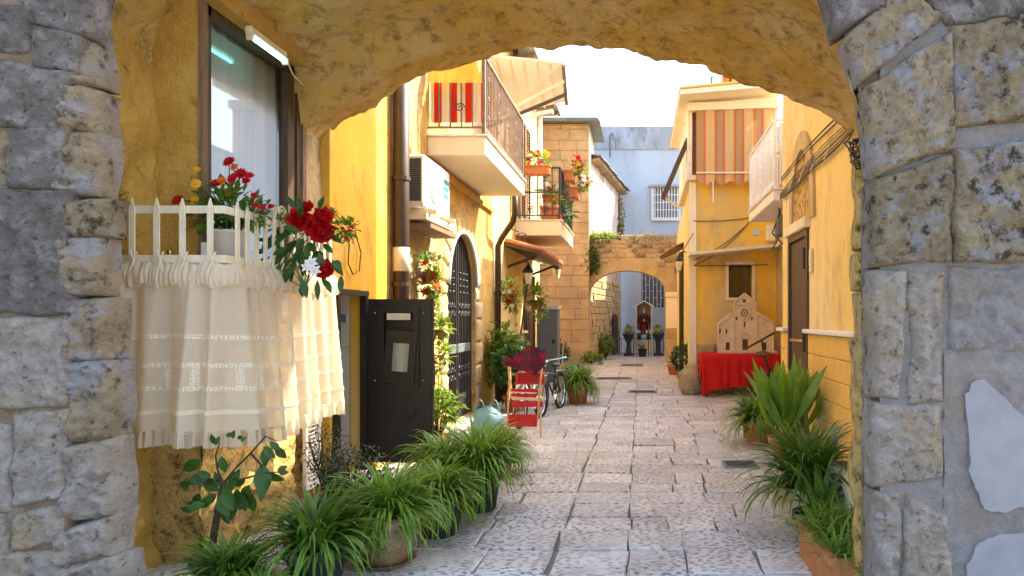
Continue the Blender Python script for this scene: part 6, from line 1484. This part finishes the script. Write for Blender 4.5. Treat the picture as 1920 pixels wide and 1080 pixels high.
for sg in (-1, 1):
    e = MB(); hp = b0+Vector((sg*.02, -.18, .73))*s_; e.ball(hp, Vector((.022, .03, .03))*s_, 8, 6)
    for f4 in range(4): e.tube([hp+Vector((sg*-.005*f4, -.01, .01))*s_, hp+Vector((sg*-.012*f4, -.03, .05))*s_], .007*s_, 5)
    e.tube([hp, hp+Vector((-sg*.02, -.03, .02))*s_], .008*s_, 5); e.build('hand', m_skin, st)
e = MB(); e.prism([b0+Vector(v)*s_ for v in ((-.07, -.152, .05), (.07, -.152, .05), (.06, -.135, .6), (-.06, -.135, .6))], (0, .03, 0)); e.build('red_scapular', mat('dark_red_cloth', (.22, .03, .02), None, rough=.8, bump=0), st)
small('blue_votive', 'small blue and white votive stand at the statue feet', 'ornament', 1207, 632, YS-.02, lambda t, p: t.bevbox((p.x, YS+.0, zn0+.16), (.24, .05, .22), .02), mat('blue_votive', (.16, .42, .62), (.6, .7, .75), 8, .5, 0))
for sg, px, lab in ((-1, 1198, 'left'), (1, 1216, 'right')):
    t = thing('vase_of_flowers', (W(px, 0, YS).x, YS+.03, zn0+.04), 'vase of white flowers on the %s of the statue' % lab, 'flowers'); p = W(px, 0, YS); p = Vector((p.x, YS+.05, zn0+.04))
    e = MB(); e.lathe(p, [(.03, 0), (.05, .08), (.03, .16), (.045, .2)], 10); e.build('vase', m_plas, t)
    e = MB(); leafball(e, p+Vector((0, 0, .26)), .10, 40, .09); e.build('foliage', m_spid2, t, kind='stuff')
    for i in range(7): e = MB(); bloom(e, p+Vector((U(-.09, .09), -.07, .34+U(-.05, .07))), .055, (0, -1, .4), 6); e.build('flower', m_wpet, t)
for px, lab in ((1178, 'left of the shrine'), (1235, 'right of the shrine')):
    p = G(px, 669); p = Vector((p.x, 27.6, 0)); t = thing('urn_planter', p, 'dark pedestal urn with yellow-green plant standing %s' % lab, 'planter', 'pedestal urns at the shrine')
    e = MB(); e.lathe(p, [(.20, 0), (.20, .08), (.13, .14), (.10, .3), (.085, .55), (.13, .62), (.24, .85), (.27, .86), (.27, .92), (.22, .92)], 16); e.build('urn', mat('dark_urn', (.05, .055, .06), (.08, .085, .09), 5, .5, .1, 30), t, smooth=True)
    e = MB(); leafball(e, p+Vector((0, 0, 1.06)), .21, 130, .13, .8); e.build('foliage', m_lime, t, kind='stuff')
    for i in range(5): e = MB(); bloom(e, p+Vector((U(-.18, .18), -.16, 1.0+U(0, .16))), .05, (0, -1, .3), 6); e.build('flower', m_yelp, t)
fe = thing('iron_fence', (.2, 27.2, 0), 'low black iron railing enclosing the shrine', 'fence')
e = MB(); e.bar((-.85, 27.25, .72), (.95, 27.25, .72), .02, .02); e.bar((-.85, 27.25, .12), (.95, 27.25, .12), .02, .02); e.build('rail', m_iron, fe)
for i in range(19): e = MB(); x = lerp(-.85, .95, i/18); e.tube([(x, 27.25, 0), (x, 27.25, .80 if i % 6 else 1.05)], .008 if i % 6 else .02, 5); e.build('bar', m_iron, fe)
pp = thing('potted_plant', (.1, 26.9, 0), 'small dark pot with arching leaves in front of the shrine fence', 'plant')
e = MB(); e.lathe((.10, 26.9, 0), [(.13, 0), (.17, .28), (.19, .28), (.19, .33), (.15, .33)], 16); e.build('pot', m_plas, pp)
for i in range(12): e = MB(); e.blade((.10, 26.9, .3), U(0, 6.28), R(U(30, 75)), U(.3, .55), .07, U(.6, 1.4), 5); e.build('leaf', m_yuc, pp)
# drain covers let into the paving
for (px, py, w, d, lab) in ((1185, 685, .75, .9, 'dark drain grate nearest the shrine'), (1150, 710, .95, .5, 'long dark drain slot left of the lane middle'), (1205, 735, .6, .4, 'narrow drain slot in the lane near the boulder'), (1388, 872, .36, .34, 'grey square cover among the stones beside the right pots')):
    p = G(px, py); e = MB(); e.bevbox((p.x, p.y, .006), (w, d, .02), .004); o = e.build('drain_cover', m_zinc); tag(o, lab, 'drain cover')
    for i in range(5): q = MB(); q.bb((p.x-w*.42, p.y+d*(i-2)*.17-.012, .0165), (p.x+w*.42, p.y+d*(i-2)*.17+.012, .019)); q.build('slot', m_blackv, o, keep=True)
# tangle of cable hanging at the right springing of the arch
ct = thing('cable_tangle', (1.35, 3.9, 2.6), 'tangled bundle of old cables bunched at the right springing of the arch', 'cable')
for k in range(12):
    c = W(1610+U(-10, 10), 275+U(-16, 16), 3.50); wire('cable', [c+Vector((U(0, .08), .1, U(.03, .10))), c+Vector((-.05+U(-.02, .02), U(-.03, .03), U(-.05, .02))), c+Vector((U(-.02, .02), U(-.03, .03), -.06+U(-.02, .02))), c+Vector((.08, .05, U(-.03, .05)))], U(.003, .006), ct, mat('old_cable', (.16, .10, .045), (.09, .06, .03), 10, .8, 0) if k == 0 else bpy.data.materials['old_cable'], sag=.015, n=5)
# things on the roof terrace behind the verandah
lau = thing('laundry', (2.3, 15, 6.4), 'orange and yellow laundry drying on the roof above the striped blind', 'laundry')
for (px, w, m) in ((1363, .10, m_org), (1374, .08, m_yelp)):
    e = MB(); p = W(px, 172, 15.0); e.bevbox(p+Vector((0, 0, .25)), (w*2.2, .03, .75), .01); e.build('cloth', m, lau)
e = MB(); e.bb((W(1384, 0, 15).x, 15.1, 6.2), (W(1416, 0, 15).x, 15.13, 6.9)); e.build('white_sheet', m_white, lau)
e = MB(); e.tube([(1.6, 15.05, 7.0), (3.0, 15.05, 7.0)], .015, 5); e.build('line', m_iron, lau)
for x in (1.62, 2.95): e = MB(); e.tube([(x, 15.05, 6.2), (x, 15.05, 7.0)], .02, 6); e.build('post', m_iron, lau)
an = thing('vent_pipe', (-1.3, 30.4, 7), 'thin bent metal pipe rising against the blue house', 'pipe')
e = MB(); e.tube([W(1144, 295, 30.3), W(1144, 255, 30.3), W(1147, 250, 30.3), W(1149, 252, 30.3)], .05, 6); e.build('pipe', m_grey, an)
